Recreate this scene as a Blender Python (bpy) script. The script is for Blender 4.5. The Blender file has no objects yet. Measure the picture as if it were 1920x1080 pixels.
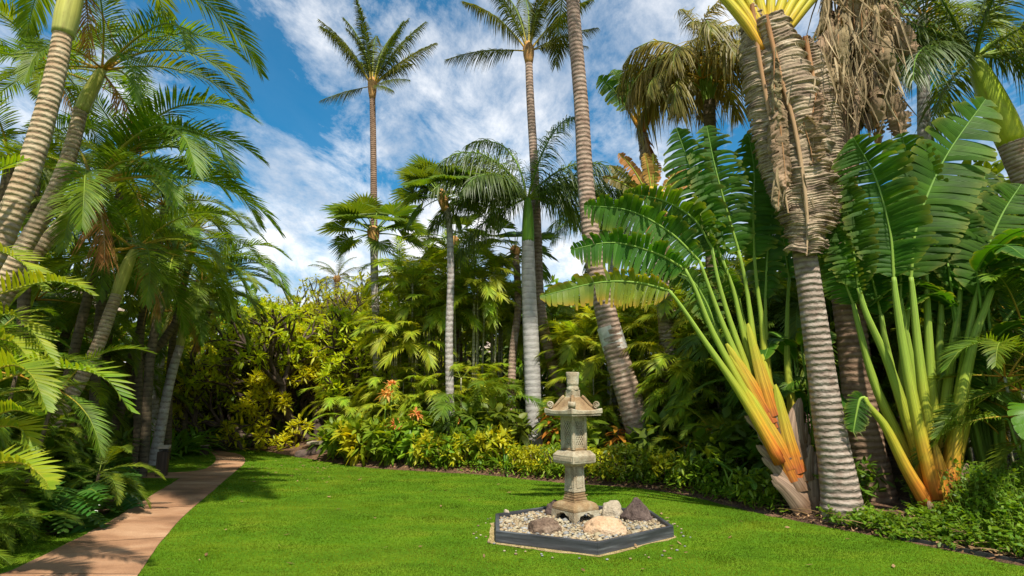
import bpy, math, random
import numpy as np
from mathutils import Vector, Matrix, noise as mnoise

random.seed(7); np.random.seed(7)
RNG = np.random.default_rng(11)
sc = bpy.context.scene
col = sc.collection
PI = math.pi
def rad(a): return math.radians(a)

# ------------------------------------------------------------------ camera, world, sun, exposure
FPX, PITCH, CAMH = 1048.0, rad(10.8), 1.6
cam_d = bpy.data.cameras.new('camera'); cam = bpy.data.objects.new('camera', cam_d); col.objects.link(cam)
cam_d.sensor_width = 36; cam_d.lens = 36 * FPX / 1920; cam_d.clip_start = 0.05; cam_d.clip_end = 2000
cam.location = (0, 0, CAMH); cam.rotation_euler = (PI / 2 + PITCH, 0, 0)
sc.camera = cam
sc.view_settings.view_transform = 'Standard'; sc.view_settings.look = 'None'
sc.view_settings.exposure = 1.1; sc.view_settings.gamma = 1; sc.view_settings.use_curve_mapping = False
SUN_EL, SUN_AZ = rad(57), rad(166)      # azimuth of the sun seen from +Y turning to +X (behind the camera, to the left)
world = bpy.data.worlds.new('World'); sc.world = world; world.use_nodes = True
def build_world():
    nt = world.node_tree; N = nt.nodes; L = nt.links; N.clear()
    out = N.new('ShaderNodeOutputWorld'); bg = N.new('ShaderNodeBackground'); bg.inputs['Strength'].default_value = 0.15
    sky = N.new('ShaderNodeTexSky'); sky.sky_type = 'NISHITA'; sky.sun_disc = False
    sky.sun_elevation = SUN_EL; sky.sun_rotation = SUN_AZ; sky.air_density = 1.0; sky.dust_density = 0.6; sky.ozone_density = 2.2
    hs = N.new('ShaderNodeHueSaturation'); hs.inputs['Saturation'].default_value = 1.5; hs.inputs['Value'].default_value = 0.47
    hs.inputs['Hue'].default_value = 0.485
    L.new(sky.outputs[0], hs.inputs['Color'])
    tc = N.new('ShaderNodeTexCoord'); sep = N.new('ShaderNodeSeparateXYZ'); L.new(tc.outputs['Generated'], sep.inputs[0])
    def math_(op, a, b=None):
        m = N.new('ShaderNodeMath'); m.operation = op
        for i, x in enumerate((a, b)):
            if x is None: continue
            if isinstance(x, (int, float)): m.inputs[i].default_value = x
            else: L.new(x, m.inputs[i])
        return m.outputs[0]
    zz = math_('ADD', math_('ABSOLUTE', sep.outputs[2]), 0.22)
    cx = math_('DIVIDE', sep.outputs[0], zz); cy = math_('DIVIDE', sep.outputs[1], zz)
    cb = N.new('ShaderNodeCombineXYZ'); L.new(cx, cb.inputs[0]); L.new(cy, cb.inputs[1])
    def noise(scale, detail, rough, dist, off):
        mp = N.new('ShaderNodeMapping'); mp.inputs['Location'].default_value = off; mp.inputs['Rotation'].default_value = (0, 0, 0.9)
        mp.inputs['Scale'].default_value = (scale, scale * 0.62, 1); L.new(cb.outputs[0], mp.inputs[0])
        n = N.new('ShaderNodeTexNoise'); n.inputs['Scale'].default_value = 1; n.inputs['Detail'].default_value = detail
        n.inputs['Roughness'].default_value = rough; n.inputs['Distortion'].default_value = dist
        L.new(mp.outputs[0], n.inputs['Vector']); return n.outputs['Fac']
    big = noise(1.5, 6, 0.55, 0.12, (8.85, 8.75, 0)); fine = noise(4.0, 10, 0.70, 0.35, (1.4, 3.3, 2))
    mixn = math_('ADD', math_('MULTIPLY', big, 0.54), math_('MULTIPLY', fine, 0.46))
    # more cloud low down
    low = math_('MULTIPLY', math_('SUBTRACT', 0.55, sep.outputs[2]), 0.10)
    fac = math_('ADD', mixn, low)
    cr = N.new('ShaderNodeValToRGB'); e = cr.color_ramp.elements
    e[0].position = 0.455; e[0].color = (0.04, 0.04, 0.04, 1); e[1].position = 0.615; e[1].color = (1, 1, 1, 1)
    m_ = e.new(0.52); m_.color = (0.45, 0.45, 0.45, 1)
    L.new(fac, cr.inputs[0])
    shade = N.new('ShaderNodeValToRGB'); e = shade.color_ramp.elements
    e[0].position = 0.42; e[0].color = (4.0, 3.97, 3.95, 1); e[1].position = 0.60; e[1].color = (2.3, 2.5, 2.8, 1)
    L.new(noise(3.0, 7, 0.6, 0.4, (7.7, 2.2, 5)), shade.inputs[0])
    mx = N.new('ShaderNodeMixRGB'); L.new(cr.outputs[0], mx.inputs[0]); L.new(hs.outputs[0], mx.inputs[1]); L.new(shade.outputs[0], mx.inputs[2])
    L.new(mx.outputs[0], bg.inputs['Color']); L.new(bg.outputs[0], out.inputs['Surface'])
build_world()
sun_d = bpy.data.lights.new('sun', 'SUN'); sun = bpy.data.objects.new('sun', sun_d); col.objects.link(sun)
sun_d.energy = 3.4; sun_d.angle = rad(1.2); sun_d.color = (1.0, 0.93, 0.82)
sun_dir = Vector((math.sin(SUN_AZ) * math.cos(SUN_EL), math.cos(SUN_AZ) * math.cos(SUN_EL), math.sin(SUN_EL)))
sun.rotation_euler = sun_dir.to_track_quat('Z', 'Y').to_euler(); sun.location = (0, 0, 30)

# ------------------------------------------------------------------ sight lines used to find real places
CP, SP = math.cos(PITCH), math.sin(PITCH)
def ray(u, v):
    x = (u - 960) / FPX; y = (540 - v) / FPX
    return np.array([x, CP - y * SP, SP + y * CP])
def P(u, v, Y):
    d = ray(u, v); return np.array([0, 0, CAMH]) + d * (Y / d[1])
def G0(u, v):
    d = ray(u, v); k = -CAMH / d[2]; return np.array([d[0] * k, d[1] * k, 0.0])
EDGE_PX = [(480, 843), (600, 864), (680, 876), (760, 882), (900, 890), (1050, 905), (1200, 916), (1300, 932), (1420, 962), (1560, 990), (1700, 1016), (1920, 1062), (2150, 1120), (2700, 1260)]
EDGE = np.array([G0(*p)[:2] for p in EDGE_PX])
BH_D = np.array([0, .25, .8, 1.6, 3.0, 8, 60]); BH_Z = np.array([0.0, .06, .16, .28, .36, .45, .5])
def edge_dist(x, y):
    p = np.array([x, y]); best = (1e9, 0)
    for a, b in zip(EDGE[:-1], EDGE[1:]):
        d = b - a; t = np.clip(np.dot(p - a, d) / np.dot(d, d), 0, 1); q = a + d * t
        dd = np.linalg.norm(p - q)
        if dd < best[0]:
            best = (dd, np.sign(-d[1] * (p[0] - a[0]) + d[0] * (p[1] - a[1])))
    return best[0] * best[1]
def gz(x, y):
    d = edge_dist(x, y)
    return float(np.interp(d, BH_D, BH_Z)) if d > 0 else 0.0
def G(u, v):
    d = ray(u, v); Y = 4.0; 
    while Y < 60:
        p = np.array([0, 0, CAMH]) + d * (Y / d[1])
        if p[2] <= gz(p[0], p[1]): return p
        Y += 0.04
    return p
_eu = np.array([p[0] for p in EDGE_PX], float); _ev = np.array([p[1] for p in EDGE_PX], float)
def hedge(u, off):
    """a point OFF metres behind the lawn edge, along the sight line's ground track"""
    p = G0(u, float(np.interp(u, _eu, _ev)))[:2]
    d = p / np.linalg.norm(p); q = p + d * off
    return np.array([q[0], q[1], gz(q[0], q[1])])

# ------------------------------------------------------------------ mesh helpers
class MB:
    def __init__(s): s.v = []; s.f = []; s.m = []; s.uv = []; s.n = 0
    def add(s, V, F, mat=0, UV=None):
        V = np.asarray(V, float).reshape(-1, 3); s.v.append(V)
        s.uv.append(np.zeros((len(V), 2)) if UV is None else np.asarray(UV, float).reshape(-1, 2))
        for f in F: s.f.append([int(i) + s.n for i in f])
        s.m.extend([mat] * len(F)); s.n += len(V)
    def mesh(s, name, mats, smooth=True):
        me = bpy.data.meshes.new(name)
        V = np.concatenate(s.v); me.from_pydata(V.tolist(), [], s.f)
        for m in mats: me.materials.append(m)
        me.polygons.foreach_set('material_index', np.array(s.m, dtype=np.int32))
        me.polygons.foreach_set('use_smooth', np.full(len(s.f), smooth, dtype=bool))
        UV = np.concatenate(s.uv); ul = me.uv_layers.new(name='UVMap')
        li = np.empty(len(me.loops), dtype=np.int32); me.loops.foreach_get('vertex_index', li)
        ul.data.foreach_set('uv', UV[li].astype(np.float32).ravel())
        me.update(); return me
def nrm(v): 
    v = np.asarray(v, float); n = np.linalg.norm(v, axis=-1, keepdims=True); return v / np.maximum(n, 1e-9)
def spline(pts, n):
    p = np.asarray(pts, float); k = len(p)
    if k == 2: return p[0] + (p[1] - p[0]) * np.linspace(0, 1, n)[:, None]
    q = np.vstack([2 * p[0] - p[1], p, 2 * p[-1] - p[-2]]); out = []
    for t in np.linspace(0, k - 1 - 1e-9, n):
        i = int(t); f = t - i; a, b, c, d = q[i], q[i + 1], q[i + 2], q[i + 3]
        out.append(0.5 * ((2 * b) + (c - a) * f + (2 * a - 5 * b + 4 * c - d) * f * f + (3 * b - a - 3 * c + d) * f ** 3))
    return np.array(out)
def tangents(p): return nrm(np.gradient(p, axis=0))
def tube(mb, pts, radii, sides=8, mat=0, cap=True, voff=0.0):
    p = np.asarray(pts, float); n = len(p); r = np.interp(np.linspace(0, 1, n), np.linspace(0, 1, len(radii)), radii) if len(radii) != n else np.asarray(radii)
    T = tangents(p); ref = np.array([0, 1, 0.0]) if abs(T[0][1]) < 0.8 else np.array([1.0, 0, 0])
    A = nrm(np.cross(T[0], ref)); V = []; UV = []
    L = np.concatenate([[0], np.cumsum(np.linalg.norm(np.diff(p, axis=0), axis=1))])
    ang = np.linspace(0, 2 * PI, sides, endpoint=False)
    for i in range(n):
        A = nrm(A - T[i] * np.dot(A, T[i])); B = np.cross(T[i], A)
        V.append(p[i] + r[i] * (np.cos(ang)[:, None] * A + np.sin(ang)[:, None] * B))
        UV.append(np.stack([1 - np.abs(ang / PI - 1), np.full(sides, L[i] + voff)], 1))
    F = []
    for i in range(n - 1):
        for j in range(sides):
            k = (j + 1) % sides
            F.append((i * sides + j, i * sides + k, (i + 1) * sides + k, (i + 1) * sides + j))
    if cap:
        F.append(tuple(range((n - 1) * sides, n * sides))); F.append(tuple(range(sides))[::-1])
    mb.add(np.concatenate(V), F, mat, np.concatenate(UV))
def box(mb, c, s, mat=0, R=None):
    v = np.array([[x, y, z] for x in (-.5, .5) for y in (-.5, .5) for z in (-.5, .5)]) * np.array(s)
    if R is not None: v = v @ np.asarray(R).T
    mb.add(v + np.array(c), [(0, 1, 3, 2), (4, 6, 7, 5), (0, 4, 5, 1), (2, 3, 7, 6), (0, 2, 6, 4), (1, 5, 7, 3)], mat)
def strips(mb, base, d, w, L, W, droop, mat=0, K=3, fold=0.0, prof=None, curl=None):
    """leaf blades: base,d,w (n,3) unit; L,W,droop (n,)"""
    n = len(base); ts = np.linspace(0, 1, K + 1); prof = prof or [0.55, 1.0, 0.8, 0.0] if K == 3 else prof
    nn = nrm(np.cross(d, w)); cols = 3 if fold else 2
    secs = []; uvs = []
    for k, t in enumerate(ts):
        c = base + d * (L * t)[:, None]; c = c.copy(); c[:, 2] -= droop * L * t * t
        if curl is not None: c += w * (curl * L * t * t)[:, None]
        hw = (W * prof[k] * 0.5)[:, None]
        if k == K and prof[k] == 0:
            secs.append(c[:, None, :]); uvs.append(np.tile([[0.5, 1.0]], (n, 1, 1)))
        elif cols == 2:
            secs.append(np.stack([c - w * hw, c + w * hw], 1)); uvs.append(np.tile([[0, t], [1, t]], (n, 1, 1)))
        else:
            secs.append(np.stack([c - w * hw + nn * hw * fold, c, c + w * hw + nn * hw * fold], 1)); uvs.append(np.tile([[0, t], [.5, t], [1, t]], (n, 1, 1)))
    V = np.concatenate(secs, 1); U = np.concatenate(uvs, 1); per = V.shape[1]
    f1 = []
    for k in range(K):
        a = k * cols; b = (k + 1) * cols
        last = (k == K - 1 and prof[K] == 0)
        for j in range(cols - 1):
            f1.append((a + j, a + j + 1, b) if last else (a + j, a + j + 1, b + j + 1, b + j))
    F = [tuple(i * per + q for q in f) for i in range(n) for f in f1]
    mb.add(V.reshape(-1, 3), F, mat, U.reshape(-1, 2))
def frond(mb, pts, n=40, Lm=0.5, Wm=0.03, droop=0.25, vee=20, pet=0.12, rr=0.02, ang=(62, 28), plume=0, fold=0.3, K=3, mats=(0, 1), bunch=0, ragged=0.08, side_hint=None, endlen=0.25, seg=14):
    p = spline(pts, seg); T = tangents(p)
    up = np.array([0, 0, 1.0]) if side_hint is None else np.asarray(side_hint, float)
    tube(mb, p, [rr, rr * .7, rr * .4, rr * .15], 6, mats[1], cap=False)
    L = np.concatenate([[0], np.cumsum(np.linalg.norm(np.diff(p, axis=0), axis=1))]); L /= L[-1]
    t = np.linspace(0, 1, n)
    if bunch: t = np.clip(t + 0.012 * np.sin(t * n / bunch * 2 * PI), 0, 1)
    s = pet + (1 - pet) * t
    base = np.stack([np.interp(s, L, p[:, i]) for i in range(3)], 1); TT = nrm(np.stack([np.interp(s, L, T[:, i]) for i in range(3)], 1))
    S = np.cross(TT, up); bad = np.linalg.norm(S, axis=1) < 0.15
    if bad.any(): S[bad] = S[~bad][-1] if (~bad).any() else np.array([0, 1, 0])
    S = nrm(S); Nn = np.cross(S, TT)
    for sd in (-1, 1):
        jit = RNG.normal(0, 1, n)
        phi = np.radians(ang[0] + (ang[1] - ang[0]) * t ** 1.2 + jit * 3)
        dl = np.radians(vee + RNG.normal(0, 4, n) + (plume * RNG.uniform(-1, 1, n) if plume else 0))
        d = np.cos(phi)[:, None] * TT + np.sin(phi)[:, None] * (np.cos(dl)[:, None] * sd * S + np.sin(dl)[:, None] * Nn)
        d = nrm(d); w = nrm(TT - d * np.sum(TT * d, 1)[:, None])
        prof = np.minimum(1, 0.5 + t * 2.2) * (1 - (1 - endlen) * t ** 3)
        LL = Lm * prof * (1 + RNG.normal(0, ragged, n)); WW = Wm * (0.75 + 0.25 * prof) * (1 + RNG.normal(0, .08, n))
        strips(mb, base, d, w * 1.0, LL, WW, np.abs(droop * (1 + RNG.normal(0, .25, n))), mats[0], K, fold)
def arc(length, elev, bend, n=6, power=1.5, yaw=0.0):
    th = elev; pts = [np.zeros(3)]; N = 16
    for i in range(N):
        s = (i + .5) / N; a = rad(max(elev - bend * s ** power, -88)); y = rad(yaw) * s
        pts.append(pts[-1] + length / N * np.array([math.cos(a) * math.cos(y), math.cos(a) * math.sin(y), math.sin(a)]))
    return np.array(pts)[np.linspace(0, N, n).astype(int)]
def fan_leaf(mb, elev, plen, R, nseg=26, spread=115, droop=.35, mats=(0, 1), cup=0.25, split=0.55):
    p = arc(plen, elev, 22, 5); tube(mb, p, [.03, .018, .014], 6, mats[1], cap=False)
    H = p[-1]; A = nrm(p[-1] - p[-2]); A = nrm(A + np.array([0, 0, -0.15])); S = np.array([0, 1, 0.0]); N = np.cross(A, S) * -1
    if N[2] < 0: N = -N
    a = np.radians(np.linspace(-spread, spread, nseg + 1)); am = (a[:-1] + a[1:]) / 2
    def pt(an, r, h):
        q = H + r * (np.cos(an) * A + np.sin(an) * S) + N * (h + cup * r * abs(math.sin(an)) * 0.6)
        q[2] -= droop * max(0, r / R - .4) ** 1.6 * R; return q
    for i in range(nseg):
        lr = R * (0.8 + 0.2 * math.cos(am[i])) * random.uniform(.93, 1.05); rs = R * split * random.uniform(.92, 1.08)
        tipd = random.uniform(0.0, .12) * R
        tip = pt(am[i], lr, 0); tip[2] -= tipd
        V = [H, pt(a[i], rs, 0), pt(am[i], rs * 1.02, .035 * R), pt(a[i + 1], rs, 0), pt(am[i], (rs + lr) / 2, .015 * R), tip]
        V[4][2] -= tipd * .3
        mb.add(V, [(0, 1, 2), (0, 2, 3), (1, 4, 2), (2, 4, 3), (1, 5, 4), (4, 5, 3)], mats[0], [(.5, 0), (0, .5), (.5, .5), (1, .5), (.5, .75), (.5, 1)])
def paddle(mb, mid, W, nh, ns=22, tear=.35, veef=18, droop=.1, mats=(0, 1), rr=.02, ang=78, edge=None, tipcut=1.0, waver=.03, K=4, curlout=0.0, edgepinch=.14, rag=.04):
    """banana-like blade along the midrib points MID facing NH; torn into strips"""
    nsec = ns * 2 + 1; p = spline(mid, nsec); T = tangents(p); nh = nrm(np.asarray(nh, float))
    tube(mb, p[::2], [rr, rr * .7, rr * .25], 6, mats[1], cap=False, voff=2.5)
    S = nrm(np.cross(T, nh)); N = np.cross(S, T)
    t = np.linspace(0, 1, nsec)
    hw = W * .5 * np.clip(1 - np.abs(2 * t - 1.0) ** 3.2, 0.0, 1) ** .6 * (1 - .18 * t)
    hw = np.maximum(hw, W * .06)
    for sd in (-1, 1):
        sep_l = 0.0
        for i in range(ns):
            a, m, b = 2 * i, 2 * i + 1, 2 * i + 2
            torn = random.random() < tear; gap = random.uniform(.15, .5) if torn else 0.02
            vv = rad(veef + random.gauss(0, 3) + (random.gauss(0, 10) if torn else 0)); dr = droop * random.uniform(.6, 1.4) * (1.6 if torn else 1)
            an = rad(ang + random.gauss(0, 2)); lenf = 1 + random.gauss(0, rag) - (random.random() < .1) * .25 * tear
            rows = []; uv = []
            for k in range(K + 1):
                f = k / K
                for q, c in ((a, -1), (m, 0), (b, 1)):
                    l = hw[q] * lenf * f if tipcut else hw[q] * f
                    d = math.cos(an) * T[m] * .9 + math.sin(an) * (math.cos(vv) * sd * S[q] + math.sin(vv) * N[q])
                    pinch = (p[m] - p[q]) * gap * f ** 1.5 if c else 0
                    if k == K and c: pinch = pinch + (p[m] - p[q]) * edgepinch; l *= .975
                    pos = p[q] + d * l + pinch + N[q] * ((waver if c == 0 else -waver) * W * .25 * math.sin(PI * min(1, f * 1.3 + .1))) 
                    pos = pos - N[q] * curlout * l * f
                    pos = pos.copy(); pos[2] -= dr * l * f
                    rows.append(pos); uv.append((f if c == 0 else f, t[q]))
            F = []
            for k in range(K):
                for j in range(2):
                    x = k * 3 + j; F.append((x, x + 1, x + 4, x + 3))
            mb.add(rows, F, mats[0], uv)
def leaf_cloud(mb, centers, n_per, spread, size, mat=0, upb=.5, asp=2.6, droop=.3, outward=.8):
    """leaf rosettes round twig ends"""
    for c in centers:
        k = max(3, int(random.gauss(n_per, n_per * .2)))
        d = nrm(RNG.normal(0, 1, (k, 3)) + np.array([0, 0, upb])); b = np.asarray(c) + d * RNG.uniform(.05, .6, (k, 1)) * spread
        w = nrm(np.cross(d, RNG.normal(0, .35, (k, 3)) + np.array([0, 0, 1.0]))); L = size * RNG.uniform(.7, 1.25, k)
        strips(mb, b, d, w, L, L / asp, np.full(k, droop), mat, 3, .25, [.25, 1.0, .7, 0])
def ellipsoid_pts(n, r, shell=.55):
    d = nrm(RNG.normal(0, 1, (n, 3))); q = RNG.uniform(shell ** 3, 1, (n, 1)) ** (1 / 3); return d * q * np.asarray(r)

def O(name, me, parent=None, loc=(0, 0, 0), rot=(0, 0, 0), scale=1.0, label=None, kind=None):
    o = bpy.data.objects.new(name, me); col.objects.link(o); o.parent = parent; o.location = loc; o.rotation_euler = rot
    o.scale = (scale,) * 3 if isinstance(scale, (int, float)) else scale
    if label: o['label'] = label
    if kind: o['kind'] = kind
    return o
def thing(name, label, cat, loc=(0, 0, 0), group=None, rot=0.0, scale=1.0):
    o = O(name, None, None, loc, (0, 0, rot), scale, label); o['category'] = cat
    if group: o['group'] = group
    return o
def tag(o, label, cat, group=None):
    o['label'] = label; o['category'] = cat
    if group: o['group'] = group
    return o

# ------------------------------------------------------------------ materials
def new_mat(name):
    m = bpy.data.materials.new(name); m.use_nodes = True; nt = m.node_tree; nt.nodes.clear()
    o = nt.nodes.new('ShaderNodeOutputMaterial'); return m, nt, o
def N_(nt, t, **kw):
    n = nt.nodes.new(t)
    for k, v in kw.items():
        if k in n.inputs: n.inputs[k].default_value = v
        else: setattr(n, k, v)
    return n
def leaf_mat(name, c1, c2, tr=None, trw=.36, rough=.48, tip=None, tipf=0.0, spec=.3, hue=.02, val=.35, rib=0, patch=None):
    wm = lambda c: (c[0] * 1.3, c[1], c[2] * .7) if c[1] > c[0] else c
    c1, c2 = wm(c1), wm(c2)
    m, nt, out = new_mat(name); L = nt.links
    geo = N_(nt, 'ShaderNodeNewGeometry'); oi = N_(nt, 'ShaderNodeObjectInfo'); tc = N_(nt, 'ShaderNodeTexCoord')
    mix = N_(nt, 'ShaderNodeMixRGB'); mix.inputs[1].default_value = (*c1, 1); mix.inputs[2].default_value = (*c2, 1)
    L.new(geo.outputs['Random Per Island'], mix.inputs[0])
    nz = N_(nt, 'ShaderNodeTexNoise', Scale=3.0, Detail=3.0); L.new(tc.outputs['Object'], nz.inputs['Vector'])
    hsv = N_(nt, 'ShaderNodeHueSaturation')
    mr = N_(nt, 'ShaderNodeMapRange'); mr.inputs[3].default_value = .5 - hue; mr.inputs[4].default_value = .5 + hue; L.new(oi.outputs['Random'], mr.inputs[0]); L.new(mr.outputs[0], hsv.inputs['Hue'])
    mr2 = N_(nt, 'ShaderNodeMapRange'); mr2.inputs[1].default_value = .3; mr2.inputs[2].default_value = .7; mr2.inputs[3].default_value = 1 - val; mr2.inputs[4].default_value = 1 + val
    L.new(nz.outputs['Fac'], mr2.inputs[0]); L.new(mr2.outputs[0], hsv.inputs['Value']); L.new(mix.outputs[0], hsv.inputs['Color'])
    c = hsv.outputs[0]
    if patch:
        mp5 = N_(nt, 'ShaderNodeMapping'); mp5.inputs['Scale'].default_value = (.45, 1.25, 1); mp5.inputs['Rotation'].default_value = (0, 0, .35); L.new(tc.outputs['Object'], mp5.inputs[0]); n5 = N_(nt, 'ShaderNodeTexNoise', Scale=.9, Detail=8.0, Roughness=.72, Distortion=.6); L.new(mp5.outputs[0], n5.inputs['Vector'])
        r5 = N_(nt, 'ShaderNodeMapRange'); r5.inputs[1].default_value = .42; r5.inputs[2].default_value = .72; L.new(n5.outputs['Fac'], r5.inputs[0])
        m5 = N_(nt, 'ShaderNodeMixRGB'); m5.inputs[2].default_value = (*patch, 1); L.new(c, m5.inputs[1]); L.new(r5.outputs[0], m5.inputs[0]); c = m5.outputs[0]
        n6 = N_(nt, 'ShaderNodeTexNoise', Scale=1.7, Detail=9.0, Roughness=.75, Distortion=.8); L.new(mp5.outputs[0], n6.inputs['Vector'])
        r6 = N_(nt, 'ShaderNodeMapRange'); r6.inputs[1].default_value = .34; r6.inputs[2].default_value = .66; r6.inputs[3].default_value = .40; r6.inputs[4].default_value = 1.35; L.new(n6.outputs['Fac'], r6.inputs[0])
        h6 = N_(nt, 'ShaderNodeHueSaturation'); L.new(c, h6.inputs['Color']); L.new(r6.outputs[0], h6.inputs['Value']); c = h6.outputs[0]
    if tip:
        uv = N_(nt, 'ShaderNodeUVMap'); sp = N_(nt, 'ShaderNodeSeparateXYZ'); L.new(uv.outputs[0], sp.inputs[0])
        n2 = N_(nt, 'ShaderNodeTexNoise', Scale=2.2, Detail=2.0); L.new(tc.outputs['Object'], n2.inputs['Vector'])
        pw = N_(nt, 'ShaderNodeMath', operation='POWER'); L.new(sp.outputs[tip[1]], pw.inputs[0]); pw.inputs[1].default_value = tip[2]
        mu = N_(nt, 'ShaderNodeMath', operation='MULTIPLY'); L.new(pw.outputs[0], mu.inputs[0]); L.new(n2.outputs['Fac'], mu.inputs[1])
        mu2 = N_(nt, 'ShaderNodeMath', operation='MULTIPLY', use_clamp=True); L.new(mu.outputs[0], mu2.inputs[0]); mu2.inputs[1].default_value = tipf
        mt = N_(nt, 'ShaderNodeMixRGB'); mt.inputs[2].default_value = (*tip[0], 1); L.new(c, mt.inputs[1]); L.new(mu2.outputs[0], mt.inputs[0]); c = mt.outputs[0]
    b = N_(nt, 'ShaderNodeBsdfPrincipled', Roughness=rough); b.inputs['Specular IOR Level'].default_value = spec
    L.new(c, b.inputs['Base Color'])
    if rib:
        uv = N_(nt, 'ShaderNodeUVMap'); wv = N_(nt, 'ShaderNodeTexWave', Scale=rib, Distortion=.6); wv.bands_direction = 'Y'; L.new(uv.outputs[0], wv.inputs['Vector'])
        bp = N_(nt, 'ShaderNodeBump', Strength=.35, Distance=.01); L.new(wv.outputs['Fac'], bp.inputs['Height']); L.new(bp.outputs[0], b.inputs['Normal'])
    t = N_(nt, 'ShaderNodeBsdfTranslucent')
    tm = N_(nt, 'ShaderNodeMixRGB', blend_type='MULTIPLY'); tm.inputs[0].default_value = 1; L.new(c, tm.inputs[1]); tm.inputs[2].default_value = (*(tr or (2.2, 1.9, .6)), 1)
    L.new(tm.outputs[0], t.inputs['Color'])
    ms = N_(nt, 'ShaderNodeMixShader'); ms.inputs[0].default_value = trw
    L.new(b.outputs[0], ms.inputs[1]); L.new(t.outputs[0], ms.inputs[2]); L.new(ms.outputs[0], out.inputs['Surface'])
    return m
def surf_mat(name, stops, scale=8, detail=6, rough=.85, bump=.4, bdist=.02, coord='Object', dist=0, fine=None, vscale=(1, 1, 1), spec=.3):
    """colour from layered noise with relief"""
    m, nt, out = new_mat(name); L = nt.links
    tc = N_(nt, 'ShaderNodeTexCoord'); mp = N_(nt, 'ShaderNodeMapping'); mp.inputs['Scale'].default_value = vscale; L.new(tc.outputs[coord], mp.inputs[0])
    nz = N_(nt, 'ShaderNodeTexNoise', Scale=scale, Detail=detail, Roughness=.62, Distortion=dist); L.new(mp.outputs[0], nz.inputs['Vector'])
    cr = N_(nt, 'ShaderNodeValToRGB'); e = cr.color_ramp.elements
    e[0].position, e[0].color = stops[0][0], (*stops[0][1], 1); e[1].position, e[1].color = stops[-1][0], (*stops[-1][1], 1)
    for p_, c_ in stops[1:-1]: x = e.new(p_); x.color = (*c_, 1)
    L.new(nz.outputs['Fac'], cr.inputs[0]); c = cr.outputs[0]; h = nz.outputs['Fac']
    if fine:
        n2 = N_(nt, 'ShaderNodeTexNoise', Scale=fine[0], Detail=4.0); L.new(mp.outputs[0], n2.inputs['Vector'])
        mr = N_(nt, 'ShaderNodeMapRange'); mr.inputs[1].default_value = .3; mr.inputs[2].default_value = .7; mr.inputs[3].default_value = 1 - fine[1]; mr.inputs[4].default_value = 1 + fine[1]; L.new(n2.outputs['Fac'], mr.inputs[0])
        hv = N_(nt, 'ShaderNodeHueSaturation'); L.new(c, hv.inputs['Color']); L.new(mr.outputs[0], hv.inputs['Value']); c = hv.outputs[0]
        ad = N_(nt, 'ShaderNodeMath', operation='ADD'); L.new(nz.outputs['Fac'], ad.inputs[0]); L.new(n2.outputs['Fac'], ad.inputs[1]); h = ad.outputs[0]
    b = N_(nt, 'ShaderNodeBsdfPrincipled', Roughness=rough); b.inputs['Specular IOR Level'].default_value = spec; L.new(c, b.inputs['Base Color'])
    bp = N_(nt, 'ShaderNodeBump', Strength=bump, Distance=bdist); L.new(h, bp.inputs['Height']); L.new(bp.outputs[0], b.inputs['Normal'])
    L.new(b.outputs[0], out.inputs['Surface']); return m
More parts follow.
